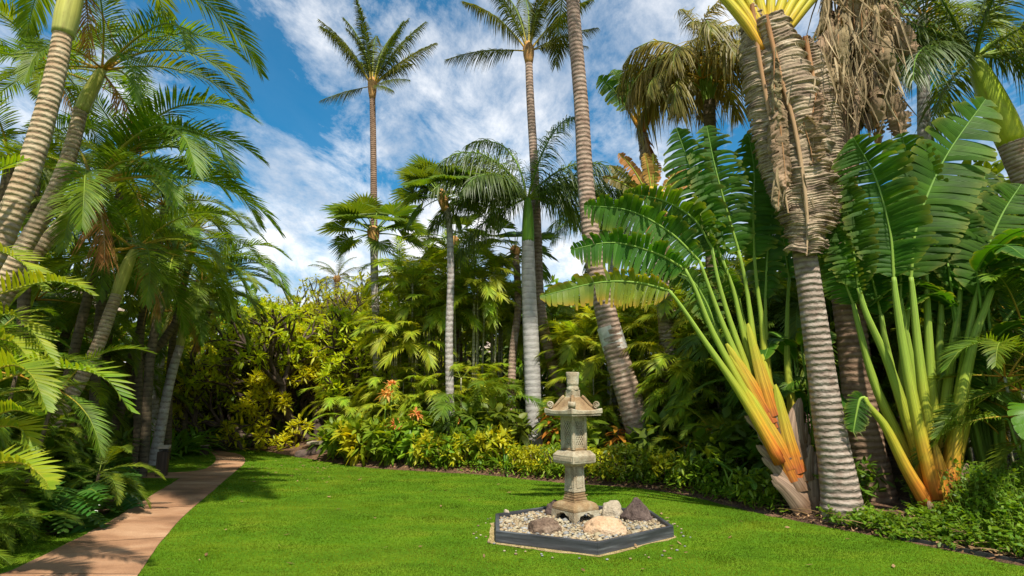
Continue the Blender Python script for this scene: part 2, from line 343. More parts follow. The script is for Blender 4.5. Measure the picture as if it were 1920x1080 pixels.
def trunk_mat(name, light, dark, ring, ringscale=8, dist=2.5, patch=None, patchf=.5, bump=.7, ringw=.5):
    """ring scars along the trunk: UV v runs in metres"""
    m, nt, out = new_mat(name); L = nt.links
    uv = N_(nt, 'ShaderNodeUVMap'); tc = N_(nt, 'ShaderNodeTexCoord')
    wv = N_(nt, 'ShaderNodeTexWave', Scale=ringscale, Distortion=dist, Detail=3.0); wv.inputs['Detail Scale'].default_value = 2.0; wv.bands_direction = 'Y'; L.new(uv.outputs[0], wv.inputs['Vector'])
    nz = N_(nt, 'ShaderNodeTexNoise', Scale=7.0, Detail=6.0, Roughness=.65); L.new(tc.outputs['Object'], nz.inputs['Vector'])
    mix = N_(nt, 'ShaderNodeMixRGB'); mix.inputs[1].default_value = (*dark, 1); mix.inputs[2].default_value = (*light, 1)
    mr = N_(nt, 'ShaderNodeMapRange'); mr.inputs[1].default_value = .33; mr.inputs[2].default_value = .66; L.new(nz.outputs['Fac'], mr.inputs[0]); L.new(mr.outputs[0], mix.inputs[0])
    rm = N_(nt, 'ShaderNodeMapRange'); rm.inputs[1].default_value = .0; rm.inputs[2].default_value = ringw; rm.inputs[3].default_value = 1; rm.inputs[4].default_value = 0; L.new(wv.outputs['Fac'], rm.inputs[0])
    m2 = N_(nt, 'ShaderNodeMixRGB'); m2.inputs[2].default_value = (*ring, 1); L.new(mix.outputs[0], m2.inputs[1])
    mpu = N_(nt, 'ShaderNodeMapping'); mpu.inputs['Scale'].default_value = (2.2, 9, 1); L.new(uv.outputs[0], mpu.inputs[0])
    nu = N_(nt, 'ShaderNodeTexNoise', Scale=1.6, Detail=5.0, Roughness=.6); L.new(mpu.outputs[0], nu.inputs['Vector'])
    mu_ = N_(nt, 'ShaderNodeMapRange'); mu_.inputs[1].default_value = .36; mu_.inputs[2].default_value = .66; mu_.inputs[3].default_value = .12; mu_.inputs[4].default_value = 1.0; L.new(nu.outputs['Fac'], mu_.inputs[0])
    rf = N_(nt, 'ShaderNodeMath', operation='MULTIPLY'); L.new(mu_.outputs[0], rf.inputs[1]); L.new(rm.outputs[0], rf.inputs[0]); L.new(rf.outputs[0], m2.inputs[0]); c = m2.outputs[0]
    if patch:
        n3 = N_(nt, 'ShaderNodeTexNoise', Scale=1.7, Detail=5.0); L.new(tc.outputs['Object'], n3.inputs['Vector'])
        r3 = N_(nt, 'ShaderNodeMapRange'); r3.inputs[1].default_value = 1 - patchf - .06; r3.inputs[2].default_value = 1 - patchf + .1; L.new(n3.outputs['Fac'], r3.inputs[0])
        m3 = N_(nt, 'ShaderNodeMixRGB'); m3.inputs[2].default_value = (*patch, 1); L.new(c, m3.inputs[1])
        q = N_(nt, 'ShaderNodeMath', operation='MULTIPLY'); q.inputs[1].default_value = .75; L.new(r3.outputs[0], q.inputs[0]); L.new(q.outputs[0], m3.inputs[0]); c = m3.outputs[0]
    b = N_(nt, 'ShaderNodeBsdfPrincipled', Roughness=.85); b.inputs['Specular IOR Level'].default_value = .2; L.new(c, b.inputs['Base Color'])
    ad = N_(nt, 'ShaderNodeMath', operation='MULTIPLY_ADD'); ad.inputs[1].default_value = 2.2; L.new(nu.outputs['Fac'], ad.inputs[0]); L.new(wv.outputs['Fac'], ad.inputs[2])
    bp = N_(nt, 'ShaderNodeBump', Strength=bump, Distance=.02); L.new(ad.outputs[0], bp.inputs['Height']); L.new(bp.outputs[0], b.inputs['Normal'])
    L.new(b.outputs[0], out.inputs['Surface']); return m
def grad_mat(name, stops, axis=1, rough=.5, streak=.25):
    """colour along UV v (metres), with lengthwise streaks: petioles and sheaths"""
    m, nt, out = new_mat(name); L = nt.links
    uv = N_(nt, 'ShaderNodeUVMap'); sp = N_(nt, 'ShaderNodeSeparateXYZ'); L.new(uv.outputs[0], sp.inputs[0])
    tc = N_(nt, 'ShaderNodeTexCoord'); nz = N_(nt, 'ShaderNodeTexNoise', Scale=6.0, Detail=4.0); L.new(tc.outputs['Object'], nz.inputs['Vector'])
    a = N_(nt, 'ShaderNodeMath', operation='MULTIPLY_ADD'); a.inputs[1].default_value = .5; a.inputs[2].default_value = -.25; L.new(nz.outputs['Fac'], a.inputs[0])
    ad = N_(nt, 'ShaderNodeMath', operation='ADD'); L.new(sp.outputs[axis], ad.inputs[0]); L.new(a.outputs[0], ad.inputs[1])
    dv = N_(nt, 'ShaderNodeMath', operation='DIVIDE'); dv.inputs[1].default_value = stops[-1][0]; L.new(ad.outputs[0], dv.inputs[0])
    cr = N_(nt, 'ShaderNodeValToRGB'); e = cr.color_ramp.elements; mx = stops[-1][0]
    e[0].position, e[0].color = 0, (*stops[0][1], 1); e[1].position, e[1].color = 1, (*stops[-1][1], 1)
    for p_, c_ in stops[1:-1]: x = e.new(p_ / mx); x.color = (*c_, 1)
    L.new(dv.outputs[0], cr.inputs[0])
    mp = N_(nt, 'ShaderNodeMapping'); mp.inputs['Scale'].default_value = (14, .6, 1); L.new(uv.outputs[0], mp.inputs[0])
    n2 = N_(nt, 'ShaderNodeTexNoise', Scale=1.0, Detail=4.0); L.new(mp.outputs[0], n2.inputs['Vector'])
    mr = N_(nt, 'ShaderNodeMapRange'); mr.inputs[1].default_value = .3; mr.inputs[2].default_value = .7; mr.inputs[3].default_value = 1 - streak; mr.inputs[4].default_value = 1 + streak; L.new(n2.outputs['Fac'], mr.inputs[0])
    mp3 = N_(nt, 'ShaderNodeMapping'); mp3.inputs['Scale'].default_value = (5, 2.2, 1); L.new(uv.outputs[0], mp3.inputs[0])
    n3 = N_(nt, 'ShaderNodeTexNoise', Scale=1.6, Detail=7.0, Roughness=.7, Distortion=.6); L.new(mp3.outputs[0], n3.inputs['Vector'])
    r3 = N_(nt, 'ShaderNodeMapRange'); r3.inputs[1].default_value = .54; r3.inputs[2].default_value = .72; r3.inputs[4].default_value = .6; L.new(n3.outputs['Fac'], r3.inputs[0])
    m3 = N_(nt, 'ShaderNodeMixRGB'); m3.inputs[2].default_value = (.17, .10, .045, 1); L.new(cr.outputs[0], m3.inputs[1]); L.new(r3.outputs[0], m3.inputs[0])
    hv = N_(nt, 'ShaderNodeHueSaturation'); L.new(m3.outputs[0], hv.inputs['Color']); L.new(mr.outputs[0], hv.inputs['Value'])
    b = N_(nt, 'ShaderNodeBsdfPrincipled', Roughness=rough); b.inputs['Specular IOR Level'].default_value = .14; L.new(hv.outputs[0], b.inputs['Base Color'])
    bp = N_(nt, 'ShaderNodeBump', Strength=.3, Distance=.01); L.new(n2.outputs['Fac'], bp.inputs['Height']); L.new(bp.outputs[0], b.inputs['Normal'])
    L.new(b.outputs[0], out.inputs['Surface']); return m

M = {}
M['areca'] = leaf_mat('areca_leaf', (.06, .15, .012), (.115, .21, .016), val=.4)
M['areca_bright'] = leaf_mat('bright_palm_leaf', (.10, .23, .015), (.19, .30, .018), val=.3, tip=((.30, .26, .02), 1, 3), tipf=.5)
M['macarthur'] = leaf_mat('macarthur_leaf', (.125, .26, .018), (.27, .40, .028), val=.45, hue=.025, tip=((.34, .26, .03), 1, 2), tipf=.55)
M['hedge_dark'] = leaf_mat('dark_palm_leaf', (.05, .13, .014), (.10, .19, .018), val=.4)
M['coconut'] = leaf_mat('coconut_leaf', (.035, .08, .014), (.075, .115, .018), val=.3, tip=((.2, .15, .04), 1, 3), tipf=.5)
M['royal'] = leaf_mat('royal_leaf', (.045, .105, .022), (.085, .15, .03), val=.3, spec=.6)
M['fan'] = leaf_mat('fan_leaf', (.05, .13, .014), (.10, .19, .02), val=.25, tip=((.14, .17, .03), 1, 3), tipf=.5)
M['olive'] = leaf_mat('olive_leaf', (.10, .145, .028), (.18, .19, .05), val=.4, tip=((.2, .13, .05), 1, 1.5), tipf=.9)
M['paddle'] = leaf_mat('traveller_leaf', (.024, .105, .008), (.042, .145, .010), val=.35, rough=.5, spec=.2, hue=.012, rib=60, tip=((.30, .30, .04), 0, 7), tipf=1.1)
M['paddle_pale'] = leaf_mat('pale_paddle_leaf', (.07, .18, .02), (.10, .22, .03), val=.2, rough=.3, rib=60)
M['paddle_yellow'] = leaf_mat('yellowing_paddle_leaf', (.09, .18, .014), (.13, .20, .016), val=.3, rough=.35, rib=60, tip=((.46, .25, .02), 0, 3.5), tipf=1.3)
M['dead'] = leaf_mat('dead_leaf', (.27, .19, .105), (.44, .33, .20), tr=(1.1, .85, .6), trw=.12, rough=.9, spec=.1, hue=.015, val=.4, rib=90)
M['dead_orange'] = leaf_mat('dried_orange_leaf', (.34, .16, .04), (.46, .26, .08), tr=(1.2, .9, .5), trw=.2, rough=.85, spec=.15, val=.4)
M['plumeria'] = leaf_mat('plumeria_leaf', (.21, .36, .012), (.36, .49, .02), val=.35, hue=.02, trw=.4)
M['plumeria_green'] = leaf_mat('plumeria_green_leaf', (.16, .26, .014), (.28, .36, .02), val=.35, trw=.4)
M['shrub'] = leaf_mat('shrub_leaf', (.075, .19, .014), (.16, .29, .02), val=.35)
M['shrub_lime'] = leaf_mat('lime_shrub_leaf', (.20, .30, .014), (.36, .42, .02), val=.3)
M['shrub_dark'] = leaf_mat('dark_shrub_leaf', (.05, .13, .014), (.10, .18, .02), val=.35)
M['strap'] = leaf_mat('strap_leaf', (.05, .16, .016), (.10, .24, .02), val=.25)
M['philo'] = leaf_mat('philodendron_leaf', (.04, .14, .03), (.07, .19, .04), rough=.3, spec=.6, val=.3)
M['red'] = leaf_mat('red_leaf', (.16, .03, .012), (.28, .09, .02), tr=(1.6, 1, .6), val=.4)
M['croton'] = leaf_mat('croton_leaf', (.30, .05, .012), (.42, .24, .02), tr=(1.5, 1, .6), val=.4)
M['flower'] = leaf_mat('orange_bract', (.66, .27, .05), (.74, .42, .12), tr=(1.3, 1, .6), val=.25)
M['cover'] = leaf_mat('ground_cover_leaf', (.055, .17, .014), (.12, .25, .018), val=.3)
M['grass'] = leaf_mat('grass_blade', (.058, .155, .004), (.082, .183, .005), val=.12, hue=.0, trw=.3, rough=.6, spec=.1, tr=(1.6, 1.6, .5), patch=(.185, .215, .010))
M['litter'] = leaf_mat('litter_leaf', (.16, .09, .04), (.34, .22, .11), trw=.1, rough=.9, spec=.1, val=.4)
M['petiole'] = grad_mat('green_petiole', [(0, (.20, .24, .03)), (.5, (.16, .26, .03)), (3, (.13, .25, .03))])
M['petiole_orange'] = grad_mat('orange_petiole', [(0, (.42, .20, .02)), (.35, (.40, .27, .03)), (1.2, (.20, .26, .03)), (3, (.12, .2, .03))])
M['trav_pet'] = grad_mat('traveller_petiole', [(0, (.38, .09, .02)), (.25, (.46, .17, .02)), (.55, (.44, .28, .025)), (.95, (.34, .34, .03)), (1.6, (.24, .33, .04)), (4, (.15, .28, .05))], streak=.4)
M['pet_brown'] = grad_mat('dry_petiole', [(0, (.22, .09, .03)), (.6, (.38, .20, .09)), (3, (.40, .28, .16))], rough=.8)
M['sheath'] = grad_mat('dry_sheath', [(0, (.14, .08, .045)), (.3, (.25, .17, .115)), (.55, (.30, .20, .14)), (.8, (.38, .19, .06)), (1.2, (.36, .20, .08))], rough=.8, streak=.45)
M['trav_sheath'] = grad_mat('fresh_leaf_sheath', [(0, (.34, .09, .025)), (.2, (.44, .17, .02)), (.5, (.42, .26, .03)), (1.0, (.33, .33, .03))], streak=.5)
M['crownshaft'] = grad_mat('crownshaft', [(0, (.36, .36, .10)), (.4, (.44, .42, .10)), (1.2, (.40, .40, .12)), (3, (.3, .34, .1))], streak=.2, rough=.45)
M['crownshaft_green'] = grad_mat('green_crownshaft', [(0, (.15, .30, .03)), (1, (.13, .26, .03)), (3, (.12, .24, .03))], streak=.15, rough=.4)
M['crownshaft_yellow'] = grad_mat('yellow_crownshaft', [(0, (.36, .40, .02)), (.9, (.33, .42, .03)), (1.7, (.28, .36, .05)), (3, (.3, .34, .1))], streak=.15, rough=.4)
M['fibre'] = surf_mat('crown_fibre', [(.3, (.20, .10, .04)), (.5, (.42, .22, .07)), (.7, (.5, .32, .1))], 14, bump=.8, vscale=(1, 1, .3))
M['trunk_tan'] = trunk_mat('ringed_tan_trunk', (.46, .38, .24), (.30, .20, .11), (.12, .07, .04), 4.6, .8, bump=.8, ringw=.32, patch=(.26, .19, .12), patchf=.42)
M['trunk_coco'] = trunk_mat('coconut_trunk', (.40, .30, .22), (.20, .13, .09), (.12, .075, .055), 3.0, 1.2, patch=(.5, .47, .42), patchf=.33)
M['trunk_coco_brown'] = trunk_mat('brown_coconut_trunk', (.27, .18, .115), (.14, .085, .05), (.10, .055, .035), 3.6, 1.2)
M['trunk_grey'] = trunk_mat('grey_palm_trunk', (.46, .43, .39), (.30, .26, .23), (.17, .13, .11), 2.4, 2.0, patch=(.30, .22, .15), patchf=.3, bump=.4)
M['trunk_royal'] = trunk_mat('royal_trunk', (.40, .385, .355), (.31, .295, .27), (.22, .20, .19), 2.0, 1.3, patch=(.50, .40, .30), patchf=.25, bump=.35, ringw=.22)
M['trunk_trav'] = trunk_mat('traveller_trunk', (.44, .37, .30), (.21, .15, .11), (.11, .075, .055), 3.8, 1.5, bump=1.0, ringw=.5, patch=(.19, .14, .10), patchf=.45)
M['bark_dark'] = surf_mat('dark_bark', [(.3, (.04, .028, .02)), (.6, (.10, .07, .05)), (.75, (.16, .12, .09))], 10, bump=.8)
M['stem'] = trunk_mat('cane_stem', (.42, .40, .26), (.26, .26, .14), (.12, .10, .06), 3.2, 1.0, bump=.3)
M['stem_dark'] = trunk_mat('dark_cane_stem', (.16, .12, .07), (.08, .06, .035), (.04, .03, .02), 3.2, 1.0, bump=.3)
M['dead_big'] = surf_mat('old_dead_leaf', [(.28, (.09, .06, .042)), (.42, (.20, .145, .10)), (.56, (.37, .285, .185)), (.72, (.50, .415, .30))], 3.2, 10, .95, .9, .015, dist=.8, fine=(30, .3), vscale=(1, 1, 3), spec=.1)
M['earth'] = surf_mat('dry_earth', [(.3, (.20, .14, .06)), (.5, (.34, .25, .11)), (.7, (.42, .33, .17))], 6, 9, .95, .6, .01, fine=(60, .3))
M['soil'] = surf_mat('soil', [(.3, (.045, .026, .015)), (.5, (.12, .065, .035)), (.72, (.21, .12, .065))], 2.2, 9, .95, .9, .05, fine=(34, .45))
M['stone'] = surf_mat('lantern_stone', [(.30, (.15, .11, .06)), (.46, (.31, .25, .16)), (.6, (.40, .36, .25)), (.75, (.46, .43, .33))], 5, 8, .9, .5, .012, fine=(60, .22))
M['stone_tan'] = surf_mat('roof_stone', [(.28, (.16, .09, .045)), (.5, (.26, .175, .085)), (.68, (.33, .26, .155))], 5, 8, .9, .45, .012, fine=(60, .2))
M['rock_brown'] = surf_mat('brown_rock', [(.3, (.075, .045, .03)), (.5, (.15, .10, .065)), (.72, (.26, .19, .13))], 5, 8, .85, .7, .03, fine=(40, .25))
M['rock_dark'] = surf_mat('dark_rock', [(.3, (.05, .032, .026)), (.55, (.10, .07, .055)), (.75, (.17, .125, .10))], 6, 8, .85, .7, .02, fine=(50, .25))
M['rock_tan'] = surf_mat('tan_rock', [(.3, (.40, .24, .13)), (.5, (.46, .31, .18)), (.72, (.54, .42, .29))], 3.5, 8, .9, .6, .03, fine=(45, .15))
M['rock_pale'] = surf_mat('pale_rock', [(.3, (.30, .25, .17)), (.5, (.36, .30, .21)), (.72, (.44, .39, .30))], 4, 8, .9, .6, .03, fine=(45, .15))
M['border'] = surf_mat('painted_border_wood', [(.35, (.022, .023, .026)), (.55, (.05, .053, .06)), (.75, (.14, .15, .155))], 5, 6, .5, .25, .006, vscale=(.35, .35, 6), spec=.5)
M['post'] = surf_mat('bollard_wood', [(.3, (.035, .022, .015)), (.6, (.075, .047, .03)), (.75, (.11, .07, .045))], 6, 5, .6, .3, .005, vscale=(5, 5, .4))
M['cap'] = surf_mat('bollard_cap', [(.3, (.36, .26, .18)), (.7, (.52, .42, .32))], 6, 5, .6, .1)
M['edging'] = surf_mat('black_edging', [(.3, (.018, .018, .018)), (.7, (.05, .048, .045))], 6, 5, .6, .1)
M['wall'] = surf_mat('house_plaster', [(.3, (.40, .26, .16)), (.7, (.55, .38, .26))], 3, 6, .9, .2)
M['roof'] = surf_mat('house_roof', [(.3, (.25, .18, .13)), (.7, (.40, .33, .27))], 5, 6, .9, .4)
M['glass'] = surf_mat('window_glass', [(.3, (.02, .03, .035)), (.7, (.04, .05, .06))], 2, 3, .1, .0, spec=.8)
M['lichen'] = surf_mat('lichen', [(.3, (.30, .26, .21)), (.5, (.50, .48, .42)), (.7, (.60, .59, .54))], 9, 6, .9, .5)
M['white'] = surf_mat('white_tag', [(.3, (.68, .68, .66)), (.7, (.78, .78, .76))], 6, 3, .6, .0)
def ground_mats():
    # path: stained buff concrete
    m, nt, out = new_mat('path_concrete'); L = nt.links
    tc = N_(nt, 'ShaderNodeTexCoord')
    a = N_(nt, 'ShaderNodeTexNoise', Scale=1.1, Detail=7.0, Roughness=.6, Distortion=.6); mp = N_(nt, 'ShaderNodeMapping'); mp.inputs['Scale'].default_value = (.6, 1.5, 1)
    L.new(tc.outputs['Object'], mp.inputs[0]); L.new(mp.outputs[0], a.inputs['Vector'])
    cr = N_(nt, 'ShaderNodeValToRGB'); e = cr.color_ramp.elements
    e[0].position, e[0].color = .32, (.15, .075, .037, 1); e[1].position, e[1].color = .70, (.46, .285, .165, 1)
    x = e.new(.5); x.color = (.31, .165, .085, 1)
    L.new(a.outputs['Fac'], cr.inputs[0])
    f = N_(nt, 'ShaderNodeTexNoise', Scale=90.0, Detail=4.0); L.new(tc.outputs['Object'], f.inputs['Vector'])
    mr = N_(nt, 'ShaderNodeMapRange'); mr.inputs[1].default_value = .3; mr.inputs[2].default_value = .7; mr.inputs[3].default_value = .82; mr.inputs[4].default_value = 1.18; L.new(f.outputs['Fac'], mr.inputs[0])
    hv = N_(nt, 'ShaderNodeHueSaturation'); L.new(cr.outputs[0], hv.inputs['Color']); L.new(mr.outputs[0], hv.inputs['Value'])
    b = N_(nt, 'ShaderNodeBsdfPrincipled', Roughness=.8); b.inputs['Specular IOR Level'].default_value = .3; L.new(hv.outputs[0], b.inputs['Base Color'])
    bp = N_(nt, 'ShaderNodeBump', Strength=.3, Distance=.006); L.new(f.outputs['Fac'], bp.inputs['Height']); L.new(bp.outputs[0], b.inputs['Normal']); L.new(b.outputs[0], out.inputs['Surface']); M['path'] = m
    M['lawn'] = surf_mat('lawn_turf', [(.30, (.06, .14, .005)), (.48, (.08, .175, .006)), (.6, (.115, .20, .008)), (.74, (.17, .21, .012))], 1.1, 8, .95, .9, .04, fine=(26, .3), vscale=(1, 1.6, 1), spec=.1)
ground_mats()

# ------------------------------------------------------------------ the setting: ground, lawn, beds, path
def sheet(name, poly, z, mat, thick=0.0, sub=False):
    mb = MB(); p = [np.array([q[0], q[1], z]) for q in poly]; n = len(p)
    V = p + ([q - np.array([0, 0, thick]) for q in p] if thick else [])
    F = [tuple(range(n))] + ([(i, i + n, (i + 1) % n + n, (i + 1) % n) for i in range(n)] if thick else [])
    mb.add(V, F); return O(name, mb.mesh(name, [M[mat]], smooth=False), kind='structure')
sheet('ground', [(-400, -60), (400, -60), (400, 900), (-400, 900)], -.02, 'soil')
sheet('lawn', [(-40, -10), (30, -10), (30, 24), (-40, 24)], 0.0, 'lawn')
def bed_mesh():
    mb = MB(); E = spline(np.c_[EDGE, np.zeros(len(EDGE))], 90)[:, :2]; T = nrm(np.gradient(E, axis=0)); Nv = np.c_[-T[:, 1], T[:, 0]]
    offs = [-.06, 0.06, .25, .5, .8, 1.2, 1.6, 2.2, 3, 5, 8, 14, 30]; rows = []
    for i in range(len(E)):
        for d in offs:
            q = E[i] + (Nv[i] if d < 3.1 else nrm(Nv[i] * .5 + E[i] / np.linalg.norm(E[i]) * .5)) * (d + (.07 * mnoise.noise((i * .9, 0, 3)) if d < .3 else 0))
            z = np.interp(d, BH_D, BH_Z) + .035 * mnoise.noise((q[0] * 2, q[1] * 2, 0)) + .012 * mnoise.noise((q[0] * 9, q[1] * 9, 0))
            rows.append((q[0], q[1], -.012 if d < 0 else max(z, .012)))
    k = len(offs); F = [(i * k + j, (i + 1) * k + j, (i + 1) * k + j + 1, i * k + j + 1) for i in range(len(E) - 1) for j in range(k - 1)]
    mb.add(rows, F); return mb.mesh('soil_bed', [M['soil']])
O('soil_bed', bed_mesh(), kind='structure')
PR = [(150, 1250), (258, 1080), (300, 1020), (345, 968), (395, 924), (438, 887), (459, 867), (456, 856), (440, 850), (415, 846), (401, 843)]
PL = [(386, 842), (386, 846), (400, 853), (405, 862), (397, 872), (375, 882), (330, 886), (240, 887), (60, 889), (60, 899), (240, 896), (338, 897), (320, 908), (290, 926), (250, 950), (215, 973), (165, 1000), (105, 1030), (55, 1055), (0, 1078), (-150, 1120), (-420, 1230)]
def gpoly(px): return np.array([G0(*p)[:2] for p in px])
PATH = gpoly(PR + PL)
def smooth_poly(px, n):
    q = gpoly(px); return spline(np.c_[q, np.zeros(len(q))], n)[:, :2]
pathR = smooth_poly(PR, 60); pathL = np.vstack([smooth_poly(PL[:8], 40), smooth_poly(PL[8:12], 6), smooth_poly(PL[11:], 50)])
PATHP = np.vstack([pathR, pathL]); 
def path_obj():
    import bmesh
    bm = bmesh.new(); vs = [bm.verts.new((x + .02 * mnoise.noise((x * 3, y * 3, 1)), y + .02 * mnoise.noise((x * 3, y * 3, 7)), .008)) for x, y in PATHP]
    f = bm.faces.new(vs); r = bmesh.ops.extrude_face_region(bm, geom=[f]);
    for v in [g for g in r['geom'] if isinstance(g, bmesh.types.BMVert)]: v.co.z = .008
    for v in vs: v.co.z = -.03
    bmesh.ops.triangulate(bm, faces=[q for q in bm.faces if len(q.verts) > 4])
    bmesh.ops.recalc_face_normals(bm, faces=bm.faces)
    me = bpy.data.meshes.new('path'); bm.to_mesh(me); bm.free(); me.materials.append(M['path']); O('path', me, kind='structure')
path_obj()
def path_joints():
    Lp = pathL; p = bpy.data.objects['path']
    for i in (6, 13, 20, 26, 32, 38, 44, 50):
        a = pathR[i]; b = Lp[np.argmin(np.linalg.norm(Lp - a, axis=1))]; d = nrm(b - a); n = np.array([-d[1], d[0]]) * .007; L = np.linalg.norm(b - a)
        if L > 2.2: continue
        mb = MB(); V = []
        for k in range(13):
            q = a + d * (L * k / 12) + n * .8 * mnoise.noise((k * .9, i, 0)); w = n * (.7 + .5 * mnoise.noise((k * 1.7, i, 4))); V += [(*(q - w), .0105), (*(q + w), .0105)]
        mb.add(V, [(2 * k, 2 * k + 2, 2 * k + 3, 2 * k + 1) for k in range(12)]); O('joint', mb.mesh('joint', [M['soil']], False), p)
path_joints()
LEFTBED = gpoly([(-500, 1040), (0, 1012), (60, 1006), (112, 1003), (160, 985), (205, 962), (228, 930), (222, 905), (150, 900), (-600, 899)])
sheet('left_soil_bed', LEFTBED, .012, 'soil')
FARBED = gpoly([(-700, 884), (245, 884), (262, 866), (330, 856), (372, 850), (384, 843), (384, 838), (-900, 838)])
sheet('far_soil_bed', [*gpoly([(-300, 880), (225, 880), (248, 868), (330, 852), (370, 847), (383, 841)]), *[(-14, 60), (-60, 60)]], .010, 'soil')
sheet('verge_soil', [*gpoly([(404, 842.5), (424, 845.5), (450, 843), (520, 838), (600, 842)]), (4, 45), (-13, 45)], .008, 'soil')

def inside(P2, poly):
    x, y = P2[:, 0], P2[:, 1]; n = len(poly); c = np.zeros(len(P2), bool); j = n - 1
    for i in range(n):
        a, b = poly[i], poly[j]
        with np.errstate(divide='ignore', invalid='ignore'):
            k = ((a[1] > y) != (b[1] > y)) & (x < (b[0] - a[0]) * (y - a[1]) / (b[1] - a[1]) + a[0])
        c ^= k; j = i
    return c
# lantern bed geometry (needed to keep grass out)
BC = np.array([.82, 7.12]); BR = 1.16
HEX = np.array([(.87, 6.06), (1.85, 6.80), (1.80, 7.69), (.79, 8.16), (-.21, 7.47), (-.18, 6.56)])

# ------------------------------------------------------------------ the stone lantern in its gravel bed
def hexring(R, z, a0=0.0, n=6): return np.array([[R * math.cos(a0 + i * 2 * PI / n), R * math.sin(a0 + i * 2 * PI / n), z] for i in range(n)])
def prism(mb, levels, mat=0, a0=0.0, n=6, bevel=True):
    """stacked polygon rings with duplicated vertical edges kept crisp"""
    k = len(levels); V = np.concatenate([hexring(R, z, a0, n) for R, z in levels]); F = []
    for i in range(k - 1):
        for j in range(n): F.append((i * n + j, i * n + (j + 1) % n, (i + 1) * n + (j + 1) % n, (i + 1) * n + j))
    F.append(tuple(range(n))[::-1]); F.append(tuple(range((k - 1) * n, k * n))); mb.add(V, F, mat)
def wear(me, amp=.004, sc_=9, seed=0):
    for v in me.vertices:
        q = v.co * sc_ + Vector((seed, seed * 2, 0)); v.co += Vector((mnoise.noise(q), mnoise.noise(q + Vector((9, 0, 0))), mnoise.noise(q + Vector((0, 9, 0))))) * amp
    return me
def bev(o, w=.006, seg=2):
    b = o.modifiers.new('bevel', 'BEVEL'); b.width = w; b.segments = seg; b.limit_method = 'ANGLE'; b.angle_limit = rad(28); return o
def lantern():
    cx, cy, z0 = .79, 7.38, .075
    t = thing('stone_lantern', 'tall weathered four-sided stone lantern with lattice light box standing on gravel', 'lantern', (cx, cy, z0))
    a0 = rad(-90 - 9); NS = 4; PA = PI / 4; Yc = cy
    def zz(v, off=0.0): return CAMH + (Yc - off) * math.tan(PITCH - math.atan((v - 540) / FPX)) - z0
    # base slab with six cloud feet
    R = .296; mb = MB(); zt = .205; zm = .15
    prism(mb, [(R * .93, zm - .045), (R, zm - .03), (R, zm + .005), (R * .90, zt - .01), (R * .70, zt + .012)], 0, a0, NS)
    b = bev(O('base', wear(mb.mesh('base', [M['stone_tan']], False), .006), t), .01)
    for i in range(NS):
        # apron: cloud-cut foot at every corner
        mb = MB(); c = np.array([math.cos(a0 + i * PI / 2), math.sin(a0 + i * PI / 2), 0]); 
        for s in (-1, 1):
            nx = np.array([math.cos(a0 + (i + s) * PI / 2), math.sin(a0 + (i + s) * PI / 2), 0]); e = nx - c
            prof = [(0, 0), (.07, .0), (.12, .035), (.20, .045), (.25, .085), (.36, .095), (.42, .115), (.5, .118)]
            outer = [c * R + e * R * q + np.array([0, 0, zm - .028]) for q, _ in prof]; outl = [c * R * 1.01 + e * R * q + np.array([0, 0, h - .012]) for q, h in prof]
            inn = [p * np.array([.80, .80, 1]) for p in outl]; inu = [p * np.array([.80, .80, 1]) for p in outer]
            k = len(prof); V = outer + outl + inn + inu; F = []
            for j in range(k - 1):
                for r in range(3): F.append((r * k + j, r * k + j + 1, (r + 1) * k + j + 1, (r + 1) * k + j))
            mb.add(V, F if s > 0 else [f[::-1] for f in F])
        O('foot', wear(mb.mesh('foot', [M['stone']], False), .005, 9, i), t)
    # moulded rings
    zr0, zr1 = zt + .006, zz(921); mb = MB(); lv = []; n = 4; h = (zr1 - zr0) / n
    for i in range(n):
        r = .160 - .010 * i; z = zr0 + h * i; lv += [(r, z), (r, z + h * .72), (r - .022, z + h * .80), (r - .022, z + h * .99)]
    prism(mb, lv, 0, a0, NS); bev(O('ring_moulding', wear(mb.mesh('ring_moulding', [M['stone_tan']], False), .003), t), .004)
    zs1 = zz(869); mb = MB(); prism(mb, [(.138, zr1), (.130, zr1 + .05), (.124, zs1 - .04), (.124, zs1)], 0, a0, NS)
    bev(O('shaft', wear(mb.mesh('shaft', [M['stone']], False), .004), t), .008)
    # recessed panels on the shaft faces, carved as thin raised frames
    for i in range(NS):
        am = a0 + (i + .5) * PI / 2; ap = .124 * math.cos(PA); c_, s_ = math.cos(am), math.sin(am); mb = MB()
        Rm = np.array([[-s_, c_ * 1, 0], [c_, s_, 0], [0, 0, 1]]).T
        Rm = np.array([[-s_, c_, 0], [c_, s_, 0], [0, 0, 1]]).T
        zc = (zr1 + zs1) / 2 + .01; hh = (zs1 - zr1) * .72
        for x in (-.052, .052): box(mb, Rm @ np.array([x, ap + .003, 0]) + np.array([0, 0, zc]), (.010, .012, hh), 0, Rm)
        for z in (-hh / 2, hh / 2): box(mb, Rm @ np.array([0, ap + .0035, 0]) + np.array([0, 0, zc + z]), (.093, .012, .010), 0, Rm)
        O('panel_frame', mb.mesh('panel_frame', [M['stone']], False), t)
    # platform with dentils
    zp1 = zz(846); mb = MB(); zp0 = zs1; hp = zp1 - zp0; RP = .272
    prism(mb, [(.130, zp0 - .03), (.16, zp0 - .002), (RP * .93, zp0 + .006), (RP * .95, zp0 + .014), (RP, zp0 + .018), (RP, zp0 + hp * .72), (RP * .96, zp0 + hp * .78), (.21, zp0 + hp + .010), (.18, zp0 + hp + .016)], 0, a0, NS)
    bev(O('platform', wear(mb.mesh('platform', [M['stone']], False), .004), t), .005)
